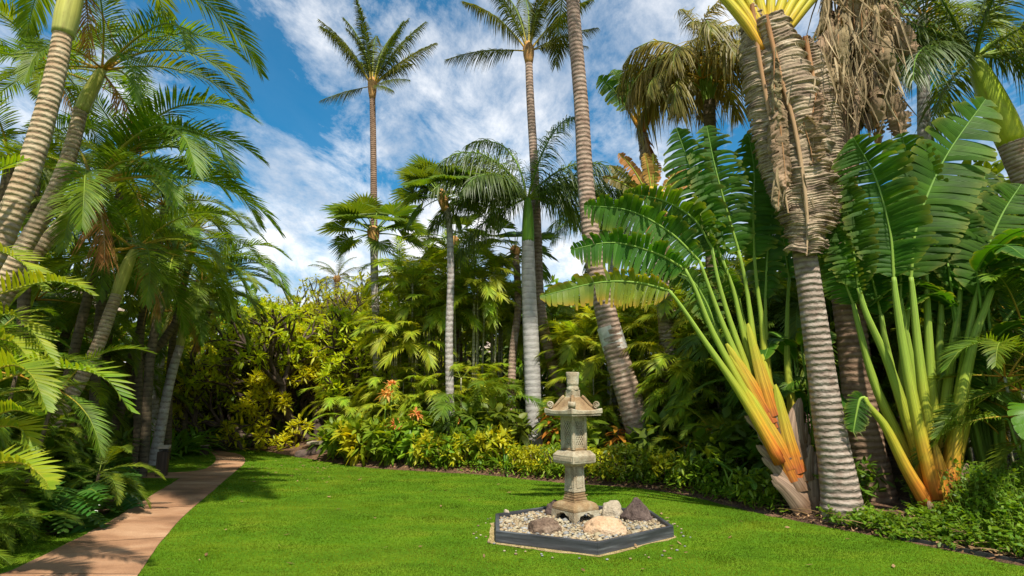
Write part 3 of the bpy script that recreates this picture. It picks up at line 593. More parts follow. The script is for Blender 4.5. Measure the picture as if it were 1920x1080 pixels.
    for i in range(NS):
        am = a0 + (i + .5) * PI / 2; c_, s_ = math.cos(am), math.sin(am); Rm = np.array([[-s_, c_, 0], [c_, s_, 0], [0, 0, 1]]).T; mb = MB()
        for k in range(19):
            x = (k - 9) * .0178; box(mb, Rm @ np.array([x, RP * math.cos(PA) + .003, 0]) + np.array([0, 0, zp0 + hp * .45]), (.010, .012, hp * .30), 0, Rm)
        O('dentil_row', mb.mesh('dentil_row', [M['stone']], False), t, kind='stuff')
    # light box: corner posts, sills and pierced diamond lattice
    zb0 = zp0 + hp + .018; zb1 = zz(777); RB = .146; ap = RB * math.cos(PA)
    mb = MB(); prism(mb, [(RB + .010, zb0 - .004), (RB + .012, zb0 + .02), (RB - .004, zb0 + .03)], 0, a0, NS); O('lower_sill', mb.mesh('lower_sill', [M['stone_tan']], False), t)
    mb = MB(); prism(mb, [(RB - .004, zb1 - .05), (RB + .008, zb1 - .035), (RB + .008, zb1)], 0, a0, NS); O('upper_sill', mb.mesh('upper_sill', [M['stone']], False), t)
    for i in range(NS):
        a = a0 + i * PI / 2; mb = MB(); c = np.array([math.cos(a), math.sin(a), 0]) * RB * .97
        tube(mb, [c + [0, 0, zb0 + .01], c + [0, 0, zb1 - .02]], [.026, .026], 6); O('corner_post', mb.mesh('corner_post', [M['stone']], False), t)
        am = a0 + (i + .5) * PI / 2; c_, s_ = math.cos(am), math.sin(am); Rm = np.array([[-s_, c_, 0], [c_, s_, 0], [0, 0, 1]]).T; mb = MB()
        w2 = .0615; h0, h1 = zb0 + .055, zb1 - .075
        for x in (-.0755, .0755): box(mb, Rm @ np.array([x, ap - .012, 0]) + np.array([0, 0, (zb0 + zb1) / 2]), (.030, .026, zb1 - zb0 - .06), 0, Rm)
        for z, hh in ((zb0 + .04, .036), (zb1 - .062, .04)): box(mb, Rm @ np.array([0, ap - .0125, 0]) + np.array([0, 0, z]), (.126, .024, hh), 0, Rm)
        slope = 1.5; step = .0370
        ca = math.atan(slope)
        for s in (1, -1):
            k0 = h0 - slope * 2 * w2
            zc = k0
            while zc < h1:
                # line z = zc + slope*(x+w2) for x in [-w2,w2]
                xa, xb = -w2, w2; za, zb_ = zc, zc + slope * 2 * w2
                if za < h0: xa = -w2 + (h0 - zc) / slope; za = h0
                if zb_ > h1: xb = -w2 + (h1 - zc) / slope; zb_ = h1
                if xb - xa > .004:
                    A = np.array([s * xa, ap - .012 + s * .0015, za]); B = np.array([s * xb, ap - .012 + s * .0015, zb_]); mid = (A + B) / 2; Ln = np.linalg.norm(B - A)
                    th = math.atan2(B[2] - A[2], B[0] - A[0]); R2 = Rm @ np.array([[math.cos(th), 0, -math.sin(th)], [0, 1, 0], [math.sin(th), 0, math.cos(th)]])
                    q = Rm @ np.array([mid[0], mid[1], 0]) + np.array([0, 0, mid[2]]); box(mb, q, (Ln + .008, .022, .0092), 0, R2)
                zc += step * slope
        O('lattice_panel', mb.mesh('lattice_panel', [M['stone']], False), t)
    mb = MB(); prism(mb, [(RB * .5, zb0 + .01), (RB * .5, zb1 - .02)], 0, a0, NS); O('shade_core', mb.mesh('shade_core', [M['edging']], False), t)  # added black core: stands in for the shade of the hollow light box
    # roof: eave slab, curved hexagonal hood, curled corner scrolls, ridges
    RE = .372; ze0 = zb1 - .004; ze1 = zz(757)
    mb = MB(); lv = [(RB + .02, ze0), (RE * .93, ze0 + .012), (RE * .985, ze0 + .016), (RE, ze0 + .022)]
    k = 6; V = [hexring(r, z, a0, NS) for r, z in lv]
    # rim top lifts at the corners: 12-gon ring handled with 24 points
    n = 36; 
    def hexr(ang, R):  # radius of a hexagon at ang
        d = ((ang - a0) % (PI / 2)) - PA; return R * math.cos(PA) / math.cos(d)
    rings = []
    for R, z, lift in ((RB + .015, ze0, 0), (RE * .94, ze0 + .012, .0), (RE, ze0 + .018, .006), (RE * 1.0, ze0 + .052, .026), (RE * .965, ze0 + .060, .026), (RE * .95, ze0 + .054, .024)):
        rg = []
        for i in range(n):
            a = a0 + i * 2 * PI / n; d = abs(((a - a0 + PA) % (PI / 2)) - PA) / (PA); l = lift * max(0, 1 - d * 1.9) ** 1.3
            r = hexr(a, R); rg.append((r * math.cos(a), r * math.sin(a), z + l))
        rings.append(rg)
    V = [p for rg in rings for p in rg]; F = []
    for i in range(len(rings) - 1):
        for j in range(n): F.append((i * n + j, i * n + (j + 1) % n, (i + 1) * n + (j + 1) % n, (i + 1) * n + j))
    mb.add(V, F); roof = O('roof', wear(mb.mesh('roof', [M['stone']], False), .003), t)
    HP = lambda q: float(np.interp(q, [0, .15, .35, .55, .72, .85, .94, 1], [0, .04, .15, .36, .62, .84, .96, 1.0]))
    zh1 = zz(744); rings = []; H = zh1 - (ze0 + .055); mb = MB()
    for q in np.linspace(0, 1, 12):
        R = .352 * (1 - q) ** 1.0 + .11 * q; z = ze0 + .055 + H * (q ** 1.7 * .75 + .25 * q if q < 1 else 1)
        # concave sweep below, convex shoulder at the crown
        z = ze0 + .05 + H * HP(q)
        rg = []
        for i in range(n):
            a = a0 + i * 2 * PI / n; r = hexr(a, R); d = abs(((a - a0 + PA) % (PI / 2)) - PA) / (PA)
            rg.append((r * math.cos(a), r * math.sin(a), z + .018 * max(0, 1 - d * 1.3) ** 2 * (1 - q)))
        rings.append(rg)
    V = [p for rg in rings for p in rg]; F = []
    for i in range(len(rings) - 1):
        for j in range(n): F.append((i * n + j, i * n + (j + 1) % n, (i + 1) * n + (j + 1) % n, (i + 1) * n + j))
    F.append(tuple(range((len(rings) - 1) * n, len(rings) * n))); mb.add(V, F); O('roof_hood', wear(mb.mesh('roof_hood', [M['stone_tan']], True), .003), roof)
    for i in range(NS):
        a = a0 + i * PI / 2; c = np.array([math.cos(a), math.sin(a), 0]); mb = MB(); pts = []
        for q in np.linspace(.08, 1, 9): 
            R = .352 * (1 - q) + .11 * q; pts.append(c * R + np.array([0, 0, ze0 + .06 + H * HP(q)]))
        tube(mb, pts, [.016, .022, .026], 8); O('ridge', mb.mesh('ridge', [M['stone_tan']], True), roof)
        mb = MB(); s = np.array([-math.sin(a), math.cos(a), 0]); ctr = c * .300 + np.array([0, 0, ze0 + .128])
        sp = []; 
        for k in range(22):
            th = -PI / 2 + k * 2 * PI * 1.5 / 21; r = .044 * (1 - k / 30); sp.append(ctr - c * r * math.cos(th) + np.array([0, 0, r * math.sin(th)]))
        [tube(mb, np.array(sp) + s * o_, [.011, .010, .008], 6) for o_ in (-.036, .036)]
        dsc = [ctr - s * .036, ctr + s * .036]; tube(mb, dsc, [.040, .040], 16)
        O('corner_scroll', mb.mesh('corner_scroll', [M['stone']], True), roof)
    for i in range(NS):
        am = a0 + (i + .5) * PI / 2; c_, s_ = math.cos(am), math.sin(am); Rm = np.array([[-s_, c_, 0], [c_, s_, 0], [0, 0, 1]]).T; mb = MB()
        for k in range(23): box(mb, Rm @ np.array([(k - 11) * .0218, RE * math.cos(PA) - .022, 0]) + np.array([0, 0, ze0 + .003]), (.011, .026, .020), 0, Rm)
        O('eave_dentil_row', mb.mesh('eave_dentil_row', [M['stone']], False), roof, kind='stuff')
    # finial: collar and lobed bud
    zc1 = zz(731); mb = MB(); prism(mb, [(.112, zh1 - .012), (.094, zh1 + .004), (.094, zc1 - .006), (.088, zc1)], 0, a0, NS); bev(O('collar', wear(mb.mesh('collar', [M['stone']], False), .003), t), .005)
    zf = zz(698); mb = MB(); n = 24; rings = []; hf = zf - zc1
    for q, R in ((0, .078), (.12, .083), (.16, .074), (.28, .072), (.32, .081), (.38, .077), (.75, .085), (.96, .090), (1.0, .085), (.97, .055)):
        rg = []
        for i in range(n):
            a = i * 2 * PI / n; r = R * (1 - (.05 if q > .36 else .0) * (1 - abs(math.sin(4 * a)))); rg.append((r * math.cos(a), r * math.sin(a), zc1 + hf * q))
        rings.append(rg)
    V = [p for rg in rings for p in rg]; F = []
    for i in range(len(rings) - 1):
        for j in range(n): F.append((i * n + j, i * n + (j + 1) % n, (i + 1) * n + (j + 1) % n, (i + 1) * n + j))
    F.append(tuple(range((len(rings) - 1) * n, len(rings) * n))); mb.add(V, F); O('finial', wear(mb.mesh('finial', [M['stone']], True), .003), t)
lantern()
def bare_earth():
    mb = MB(); n = 72; V = []; E = np.array([HEX[i % 6] + (HEX[(i + 1) % 6] - HEX[i % 6]) * j / 12 for i in range(6) for j in range(12)]); C_ = BC
    for k, q in enumerate(E):
        d = nrm(q - C_); r = .02 + .07 * max(0, mnoise.noise((k * .35, 0, 2)) + .2) + (.05 * abs(mnoise.noise((k * .6, 3, 2))) + .03 if d[0] < -.6 or d[1] < -.8 else 0); V += [(*(q - d * .03), .004), (*(q + d * r), .004)]
    mb.add(V, [(2 * k, 2 * k + 1, (2 * k + 3) % (2 * n), (2 * k + 2) % (2 * n)) for k in range(n)]); O('bare_earth', mb.mesh('bare_earth', [M['earth']], False), kind='structure')
bare_earth()
def lantern_bed():
    t = thing('garden_bed_border', 'hexagonal dark painted timber border around the gravel and lantern', 'bed border', (BC[0], BC[1], 0))
    for i in range(6):
        a, b = HEX[i] - BC, HEX[(i + 1) % 6] - BC; d = nrm(b - a); nv = np.array([d[1], -d[0]]); h, w = .125, .045; mb = MB(); n = 14
        ia, ib = a * (1 - w / (BR * math.cos(PI / 6))), b * (1 - w / (BR * math.cos(PI / 6)))
        V = []; F = []
        for k in range(n + 1):
            q = k / n; wob = .004 * mnoise.noise((k * .7, i * 3.1, 0)); q1 = a + (b - a) * q * .9985 + nv * wob; q2 = ia + (ib - ia) * q * .9985 + nv * wob
            zt = h + .003 * mnoise.noise((k * .5, i * 5.3, 2))
            V += [(q1[0], q1[1], -.02), (q1[0], q1[1], zt - .004), (q1[0] * .996, q1[1] * .996, zt), (q2[0] * 1.003, q2[1] * 1.003, zt), (q2[0], q2[1], zt - .004), (q2[0], q2[1], -.02)]
        for k in range(n):
            for j in range(5): F.append((k * 6 + j, (k + 1) * 6 + j, (k + 1) * 6 + j + 1, k * 6 + j + 1))
        F += [tuple(range(6)), tuple(range(n * 6, n * 6 + 6))[::-1]]
        mb.add(V, F); O('border_board', mb.mesh('border_board', [M['border']], False), t)
    # pebbles
    ico_v, ico_f = ico(0)
    mats = []
    for nm, c1, c2 in (('pebble_cream', (.29, .24, .14), (.42, .36, .24)), ('pebble_grey', (.15, .15, .14), (.28, .28, .26)), ('pebble_brown', (.17, .12, .065), (.30, .22, .12)), ('pebble_tan', (.24, .18, .10), (.36, .27, .16))):
        mats.append(leaf_mat(nm, c1, c2, trw=0.0, rough=.75, spec=.3, hue=.0, val=.2))
    n = 7000; p = RNG.uniform(-1.25, 1.25, (n, 2)) + BC; p = p[inside(p, BC + (HEX - BC) * .955)]; n = len(p)
    s = RNG.uniform(.011, .026, n) * (1 + (RNG.random(n) < .06) * .8); sh = RNG.uniform(.6, 1.3, (n, 3)) * np.array([1.1, 1, .62])
    V = ico_v[None] * (s[:, None, None] * sh[:, None, :]) * RNG.uniform(.85, 1.15, (n, len(ico_v), 1)); an = RNG.uniform(0, 2 * PI, n); c, q = np.cos(an)[:, None], np.sin(an)[:, None]
    Vr = np.stack([V[..., 0] * c - V[..., 1] * q, V[..., 0] * q + V[..., 1] * c, V[..., 2]], -1)
    zc = .068 + .018 * np.array([mnoise.noise((x * 1.6, y * 1.6, 0)) for x, y in p]) + RNG.uniform(0, .02, n)
    Vr += np.concatenate([p, zc[:, None]], 1)[:, None, :]
    k = len(ico_v); F = (ico_f[None] + (np.arange(n) * k)[:, None, None]).reshape(-1, 3); mb = MB(); mb.v.append(Vr.reshape(-1, 3)); mb.uv.append(np.zeros((n * k, 2))); mb.f = F.tolist(); mb.n = n * k
    mb.m = np.repeat(RNG.choice(4, n, p=[.42, .22, .14, .22]), len(ico_f)).tolist()
    O('gravel', mb.mesh('gravel', mats, True), kind='stuff')
    q = []
    for _ in range(60):
        a_ = random.uniform(0, 2 * PI); r_ = BR * random.uniform(1.0, 1.12); q.append([BC[0] + r_ * math.cos(a_), BC[1] + r_ * math.sin(a_), .012])
    mb = MB()
    for c_ in q:
        if not inside(np.array([c_[:2]]), BC + (HEX - BC) * 1.03)[0]: mb.add(ico_v * np.array([.016, .012, .009]) * random.uniform(.6, 1.3) + c_, ico_f.tolist(), random.randrange(4))
    O('stray_pebbles', mb.mesh('stray_pebbles', mats, True), kind='stuff')
    sheet('gravel_base', BC + (HEX - BC) * .96, .062, 'pebble_base')
def ico(sub):
    import bmesh
    bm = bmesh.new(); bmesh.ops.create_icosphere(bm, subdivisions=sub + 1, radius=1); v = np.array([x.co[:] for x in bm.verts]); f = np.array([[y.index for y in x.verts] for x in bm.faces]); bm.free(); return v, f
M['pebble_base'] = surf_mat('gravel_base', [(.35, (.12, .09, .06)), (.5, (.32, .27, .18)), (.65, (.48, .42, .30))], 40, 6, .95, .8, .01)
lantern_bed()
def boulder(name, label, loc, size, mat, seed, rot=0, sharp=0.0, flat=.35, tilt=0, peak=None):
    v, f = ico(4); V = []
    for p in v:
        q = Vector(p); r = 1 + .28 * mnoise.noise(q * 1.1 + Vector((seed, 0, 0))) + .13 * mnoise.noise(q * 2.6 + Vector((0, seed, 0))) + .04 * mnoise.noise(q * 7 + Vector((0, 0, seed)))
        w = q * r
        if peak:  # pull into a ridge towards a peak
            k = max(0, 1 - abs(w.z - peak) * .0) ; w.x *= (1 - .62 * max(0, w.z)); w.y *= (1 - .5 * max(0, w.z)); w.z *= 1.2
        for j in range(6):   # facet by random planes
            rs = random.Random(seed * 31 + j); pn = Vector((rs.gauss(0, 1), rs.gauss(0, 1), rs.gauss(.3, .7))).normalized(); d = w.dot(pn) - (.80 + .1 * rs.random())
            if d > 0: w -= pn * d * sharp
        w.z = max(w.z, -flat); V.append((w.x * size[0], w.y * size[1], (w.z + flat) * size[2]))
    mb = MB(); mb.add(V, f.tolist()); o = O(name, mb.mesh(name, [M[mat]], True), None, loc, (0, tilt, rot)); return tag(o, label, 'boulder', 'boulders in the lantern bed')
def bp(u, v, z=.07):
    d = ray(u, v); k = (z - CAMH) / d[2]; return (d[0] * k, d[1] * k, z - .02)
boulder('boulder', 'long rounded brown boulder at the front left of the gravel bed', bp(1021, 997), (.20, .14, .125), 'rock_brown', 3, rad(-8), .5)
boulder('boulder', 'large tan boulder with a hollow side in front of the lantern', bp(1131, 999), (.235, .15, .14), 'rock_tan', 8, rad(-10), .7)
boulder('boulder', 'pale grey rounded boulder to the right of the lantern base', bp(1147, 968), (.15, .12, .15), 'rock_pale', 5, rad(10), .4)
boulder('boulder', 'dark brown pyramid shaped boulder at the back right of the gravel', bp(1195, 975), (.185, .16, .185), 'rock_dark', 12, rad(14), .8, .35, 0, 1)
boulder('boulder', 'dark boulder half hidden behind the lantern base', bp(1046, 966), (.16, .14, .15), 'rock_dark', 17, 0, .5)
boulder('boulder', 'small grey stone lying on the back left edge of the border', (-.07, 7.56, .112), (.035, .03, .035), 'rock_pale', 21, 0, .5)

# ------------------------------------------------------------------ frond libraries (shared meshes)
ELEV = [82, 62, 42, 22, 2, -22, -48]
LIB = {}
def lib(sp, elev):
    k = min(range(len(ELEV)), key=lambda i: abs(ELEV[i] - elev)); return random.choice(LIB[sp][k])
def make_lib(sp, L, bend, mats, var=2, **kw):
    out = []
    for e in ELEV:
        vs = []
        for j in range(var):
            mb = MB(); frond(mb, arc(L, e, bend * (1 if e > 30 else .8 if e > -10 else .5) * random.uniform(.9, 1.1), 7, 1.4, random.uniform(-18, 18)), **kw); vs.append(mb.mesh(sp + '_frond', [M[m] for m in mats]))
        out.append(vs)
    LIB[sp] = out
make_lib('coconut', 4.3, 66, ('coconut', 'petiole_orange'), n=84, Lm=.78, Wm=.034, droop=.6, vee=8, pet=.16, rr=.045, fold=.35, ang=(66, 32))
make_lib('coconut_up', 4.0, 34, ('coconut', 'petiole_orange'), n=104, Lm=.72, Wm=.044, droop=.95, vee=4, pet=.16, rr=.045, fold=.35, ang=(60, 26))
make_lib('royal', 3.9, 96, ('royal', 'petiole'), n=116, Lm=.80, Wm=.034, droop=.95, vee=2, plume=48, pet=.08, rr=.045, fold=.3)
make_lib('manila', 2.9, 105, ('areca', 'petiole_orange'), n=66, Lm=.62, Wm=.031, droop=.28, vee=26, pet=.13, rr=.028, fold=.3)
make_lib('areca', 2.0, 95, ('areca', 'petiole_orange'), n=48, Lm=.46, Wm=.026, droop=.25, vee=28, pet=.16, rr=.018, fold=.3)
make_lib('areca_bright', 1.8, 95, ('areca_bright', 'petiole_orange'), n=46, Lm=.44, Wm=.025, droop=.25, vee=28, pet=.16, rr=.016, fold=.3)
make_lib('macarthur', 1.35, 82, ('macarthur', 'petiole'), n=34, Lm=.40, Wm=.029, droop=.35, vee=16, pet=.22, rr=.014, fold=.3, endlen=.6, ragged=.15)
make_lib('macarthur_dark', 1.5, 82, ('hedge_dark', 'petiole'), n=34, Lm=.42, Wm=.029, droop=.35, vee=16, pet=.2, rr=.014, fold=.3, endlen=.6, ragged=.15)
make_lib('fern', 1.15, 90, ('areca', 'petiole'), n=46, Lm=.26, Wm=.017, droop=.15, vee=14, pet=.12, rr=.01, fold=.25)
make_lib('olive', 2.3, 118, ('olive', 'petiole_orange'), n=44, Lm=.60, Wm=.045, droop=1.1, vee=-12, plume=34, pet=.2, rr=.03, fold=.3, ragged=.25)
make_lib('deadfrond', 2.2, 60, ('dead_orange', 'pet_brown'), n=30, Lm=.5, Wm=.035, droop=.9, vee=-25, plume=25, pet=.1, rr=.03, fold=.6, ragged=.3)
def make_fan():
    out = []
    for e in ELEV:
        vs = []
        for j in range(3):
            mb = MB(); fan_leaf(mb, e, random.uniform(.75, .95), random.uniform(.78, .92), droop=.30 if e > 0 else .5); vs.append(mb.mesh('fan_leaf', [M['fan'], M['petiole']]))
        out.append(vs)
    LIB['fan'] = out
make_fan()

def trunk(t, pts, radii, mat, base, sides=14, rings=0.0, ringamp=.03, name='trunk', label=None, flare=None):
    L = float(np.sum(np.linalg.norm(np.diff(pts, axis=0), axis=1))); n = max(12, int(L / (rings / 3.0))) if rings else max(12, int(L * 4)); n = min(n, 300)
    p = spline(pts, n); r = np.interp(np.linspace(0, 1, n), np.linspace(0, 1, len(radii)), radii)
    if rings:
        ph = np.random.uniform(0, 9); s = np.linspace(0, L, n); saw = (s / rings + .9 * np.array([mnoise.noise((q * .8 / rings * .25, ph, 0)) for q in s])) % 1.0; r = r * (1 + ringamp * (saw - .5) * np.array([.5 + abs(mnoise.noise((q * 2.3, ph, 4))) * 1.6 for q in s]))
    r = r * (1 + .02 * np.array([mnoise.noise((i * .13, radii[0] * 50, 0)) for i in range(n)]))
    mb = MB(); tube(mb, p - base, r, sides); return O(name, mb.mesh(name, [M[mat]], True), t, label=label)
def crown(t, at, sp, fronds, scale=1.0, name='frond', jit=6, tilt=0, label=None):
    for az, el, s in fronds:
        O(name, lib(sp, el), t, at + np.array([math.cos(rad(az)), math.sin(rad(az)), 0]) * .04, (rad(random.gauss(0, jit * .5)), rad(random.gauss(0, jit * .5)), rad(az + random.gauss(0, jit))), scale * s * random.uniform(.95, 1.05), label=label)
def auto(n, hi=80, lo=-35, a0=None, s=1.0):
    a0 = random.uniform(0, 360) if a0 is None else a0
    return [(a0 + i * 137.5, hi + (lo - hi) * ((i + .5) / n) ** .9, s) for i in range(n)]
def palm(name, label, px, Y, radii, tmat, sp, fronds, fscale=1.0, group=None, shaft=None, rings=.12, sides=14, ringamp=.03, crown_off=(0, 0, 0), cat='palm tree', fibre=None, jit=6):
    """px: trunk points foot to crown (u, v); Y: depth at foot and crown"""
    n = len(px); ys = np.linspace(Y[0], Y[1], n); pts = np.array([P(u, v, y) for (u, v), y in zip(px, ys)])
    base = pts[0].copy(); base[2] = gz(base[0], base[1]) if base[2] < 1.2 else base[2]
    if pts[0][2] > base[2] + .02: pts = np.vstack([[base[0], base[1], base[2] - .1], pts])
    t = thing(name, label, cat, base, group)
    top = pts[-1]
    if shaft:   # (length fraction handled by own points)
        spts = np.array([P(u, v, Y[1]) for u, v in shaft[0]]); mb = MB(); tube(mb, spline(spts, 14) - base, shaft[1], 14); O('crownshaft', mb.mesh('crownshaft', [M[shaft[2]]], True), t); top = spts[-1]
    trunk(t, pts, radii, tmat, base, sides, rings, ringamp)
    if fibre:
        d = nrm(pts[-1] - pts[-2]); mb = MB(); tube(mb, spline([top - d * fibre * 1.2 - base, top - base, top + d * fibre * .8 - base], 7), [radii[-1] * 1.0, radii[-1] * 1.5, radii[-1] * 1.6, radii[-1] * .8], 12); O('crown_base', mb.mesh('crown_base', [M['fibre']], True), t)
    crown(t, top - base + np.array(crown_off), sp, fronds, fscale, jit=jit)
    if sp == 'manila':
        for _ in range(random.choice((0, 1, 1, 2))):
            O('dead_frond', lib('deadfrond', -48), t, top - base + np.array(crown_off) - [0, 0, .05], (0, 0, random.uniform(0, 2 * PI)), fscale * random.uniform(.5, .75))
    return t, base, top

# ------------------------------------------------------------------ the tall palms in the middle
palm('coconut_palm', 'tallest thin coconut palm rising behind the near fan palm, whole crown against blue sky', [(704, 700), (702, 560), (701, 400), (700, 280), (698, 162)], (20, 20.5), [.15, .14, .13, .12, .115], 'trunk_coco_brown', 'coconut_up',
     [(95, 84, 1), (40, 84, .95), (140, 84, .95), (180, 62, 1.1), (0, 62, 1.0), (350, 42, .85), (170, 84, 1), (215, 62, .85), (325, 62, .8), (270, 62, .9), (60, 62, .85), (120, 62, .85), (195, -22, .62), (345, -2, .5), (310, -22, .5), (20, 84, .95)], .88, fibre=.5)
palm('coconut_palm', 'tall coconut palm whose trunk passes in front of the royal palm crown', [(1082, 830), (1055, 742), (1027, 650), (1012, 560), (1008, 450), (1001, 300), (994, 180), (991, 96)], (14.6, 15.5), [.22, .19, .16, .14, .125, .125, .12, .11], 'trunk_coco', 'coconut_up',
     [(100, 84, 1), (150, 84, .95), (60, 84, .95), (20, 62, .95), (160, 62, .9), (188, 2, .75), (352, 22, .6), (335, 2, .55), (220, 62, .8), (300, 62, .8), (10, 84, .9)], .85, fibre=.4)
palm('coconut_palm', 'stout leaning coconut palm with swollen foot behind the lantern, crown above the frame', [(1222, 872), (1206, 830), (1180, 745), (1152, 650), (1130, 560), (1112, 470), (1098, 340), (1090, 200), (1078, 60), (1072, -30), (1066, -160)], (11.6, 11.8), [.37, .28, .26, .245, .22, .20, .18, .165, .16, .155, .155], 'trunk_coco', 'coconut',
     auto(12, 80, 0, 20) , .95, rings=.14, sides=20, ringamp=.05)
dc = [o for o in col.objects if o.name.startswith('coconut_palm') and o.type == 'EMPTY'][-1]
def dead_skirt():
    b = np.array(dc.location); at = P(1068, -120, 12.2) - b
    for az, s in ((-20, .75), (15, .7), (200, .6)):
        O('dead_frond', lib('deadfrond', 2), dc, at, (0, 0, rad(az)), s, label='brown dead frond hanging below the crown')
    mb = MB(); tube(mb, np.array([P(1141, 612, 11.68), P(1148, 636, 11.68), P(1155, 658, 11.67)]) - b, [.248, .253, .257], 20, cap=False); O('lichen_band', mb.mesh('lichen_band', [M['lichen']]), dc, label='pale grey lichen band round the trunk')
dead_skirt()
palm('royal_palm', 'royal palm with thick smooth pale grey trunk and bright green crownshaft', [(1003, 838), (1001, 800), (998, 700), (994, 600), (991, 520), (990, 452)], (14.0, 14.2), [.275, .22, .20, .20, .187, .163], 'trunk_royal', 'royal',
     [(150, 84, 1.0), (178, 42, 1.05), (195, 42, 1.0), (205, 22, 1.0), (170, 22, 1.0), (0, 42, 1.0), (20, 42, 1), (345, 22, 1), (330, 42, .95), (188, 2, .95), (185, -22, .9), (300, 62, .9), (235, 22, .9), (60, 42, 1), (120, 42, 1), (5, 2, .95), (160, 62, 1), (220, 42, 1)], .84,
     shaft=([(990, 454), (990, 430), (990, 400), (989, 372)], [.166, .163, .14, .09], 'crownshaft_green'), rings=.16, sides=20, ringamp=.012)
palm('fan_palm', 'fan palm with pale straight trunk in front of the yellow-green tree', [(708, 812), (707, 700), (705, 600), (702, 500), (700, 438)], (15.8, 15.8), [.125, .115, .11, .105, .115], 'trunk_grey', 'fan',
     [(180, 22, 1), (0, 22, 1), (200, 42, 1), (340, 42, 1), (160, 2, .95), (20, 2, .95), (90, 62, 1), (270, 62, .9), (230, 22, .9), (310, 22, .9), (120, 62, 1), (60, 62, 1), (185, -22, .8), (300, -22, .7), (150, 42, 1), (30, 42, 1), (250, 42, 1), (75, 42, 1)], .98, fibre=.28)
palm('fan_palm', 'fan palm with slender speckled trunk, middle of the lawn border, crown touching the royal palm', [(846, 856), (844, 760), (842, 640), (845, 520), (842, 420), (830, 372)], (13.4, 13.4), [.11, .10, .095, .085, .08, .085], 'trunk_grey', 'fan',
     [(180, 42, .9), (150, 22, .95), (200, 2, .9), (30, 62, .9), (0, 42, .9), (90, 82, .9), (240, 62, .8), (330, 22, .8), (170, 62, 1), (190, -22, .7), (20, -2, .8), (350, -40, .7), (210, 42, .9), (110, 42, .9), (60, 22, .9), (270, 42, .9), (245, 22, .85), (295, 22, .85), (320, 42, .9), (10, 22, .9), (200, 62, .9), (280, 2, .7)], .9, fibre=.3)
palm('fan_palm', 'small fan palm half hidden behind the slender speckled trunk', [(862, 700), (858, 600), (855, 520), (852, 452)], (17.5, 17.5), [.12, .11, .10, .10], 'trunk_coco_brown', 'fan', auto(11, 75, -30, 10), .85, fibre=.2)
wt, wb, _ = palm('fan_palm', 'fan palm with brown bare trunk and a white tag, left of the royal palm', [(957, 838), (958, 760), (962, 660), (971, 580), (970, 520), (966, 470)], (14.2, 16.0), [.115, .11, .105, .10, .10, .10], 'trunk_coco', 'fan', auto(11, 78, -25, 80), .85, fibre=.2)
mb = MB(); a_ = P(957.5, 757, 14.55) - wb; tube(mb, [a_ + [0, 0, .0], a_ + [0, 0, .2]], [.118, .118], 12); O('trunk_tag', mb.mesh('trunk_tag', [M['white']]), wt)
palm('coconut_palm', 'small distant coconut palm rising over the yellow-green tree', [(630, 640), (630, 590), (632, 522)], (46, 46), [.22, .2, .2], 'trunk_coco', 'coconut', auto(14, 78, -25, 30), .68, rings=0, fibre=.3)
palm('coconut_palm', 'second distant coconut palm just behind the fan palm trunk', [(664, 640), (662, 600), (660, 560)], (50, 50), [.22, .2, .2], 'trunk_coco', 'coconut', auto(10, 70, -25, 80), .5, rings=0, fibre=.3)

# ------------------------------------------------------------------ palms on the left
palm('manila_palm', 'nearest ringed tan palm leaning in from the left edge, crownshaft at the top', [(-130, 700), (-60, 560), (0, 448), (50, 330), (85, 215), (108, 120), (118, 62)], (5.6, 5.9), [.135, .125, .118, .112, .105, .098, .095], 'trunk_tan', 'manila',
     [(5, 42, 1.05), (-25, 22, 1.0), (30, 62, 1), (150, 42, 1), (190, 22, 1), (100, 62, 1), (60, 22, 1), (-50, 42, .9), (-15, 62, 1), (220, 2, .9)], .95,
     shaft=([(118, 66), (126, 30), (137, -20), (146, -90)], [.112, .128, .118, .08], 'crownshaft'), rings=.055, sides=22, ringamp=.05)
palm('manila_palm', 'second ringed palm behind the nearest trunk with orange leaf stalks', [(-70, 640), (0, 540), (50, 455), (98, 370), (130, 290), (152, 205)], (6.9, 7.3), [.115, .108, .102, .098, .09, .085], 'trunk_tan', 'manila',
     [(10, 62, 1), (-20, 42, .95), (160, 42, .9), (200, 22, .9), (60, 62, 1), (100, 42, 1), (280, 2, .8), (-40, 2, .8), (20, 22, .9), (235, -22, .75), (300, 62, .8)], .80, shaft=([(153, 208), (165, 180), (180, 152), (192, 130)], [.088, .095, .085, .06], 'crownshaft'), rings=.06, sides=18, ringamp=.06)
palm('manila_palm', 'leaning palm with pale green crownshaft and long fronds arching out to the blue sky', [(-60, 640), (0, 565), (40, 508), (78, 462), (118, 420)], (7.2, 7.6), [.11, .105, .10, .095, .09], 'trunk_tan', 'manila',
     [(0, 62, 1.05), (-8, 42, 1.1), (-22, 42, 1.15), (12, 22, 1.0), (-40, 22, .9), (25, 62, 1), (150, 62, .95), (180, 42, .9), (80, 62, 1), (110, 42, 1), (50, 42, 1.05), (205, 22, .9), (-60, 2, .8), (300, -22, .7)], .92, shaft=([(116, 423), (135, 400), (158, 368), (174, 345)], [.095, .105, .095, .06], 'crownshaft'), rings=.06, sides=18, ringamp=.05)
palm('manila_palm', 'slim leaning palm with grey-green crownshaft behind the big ferny clump', [(110, 790), (150, 715), (185, 645), (205, 590), (220, 550)], (9.2, 9.5), [.12, .11, .10, .095, .09], 'trunk_tan', 'manila',
     auto(13, 74, -25, 15), .75, shaft=([(219, 553), (230, 520), (243, 488), (254, 466)], [.095, .105, .09, .06], 'crownshaft'), rings=.07, ringamp=.05)
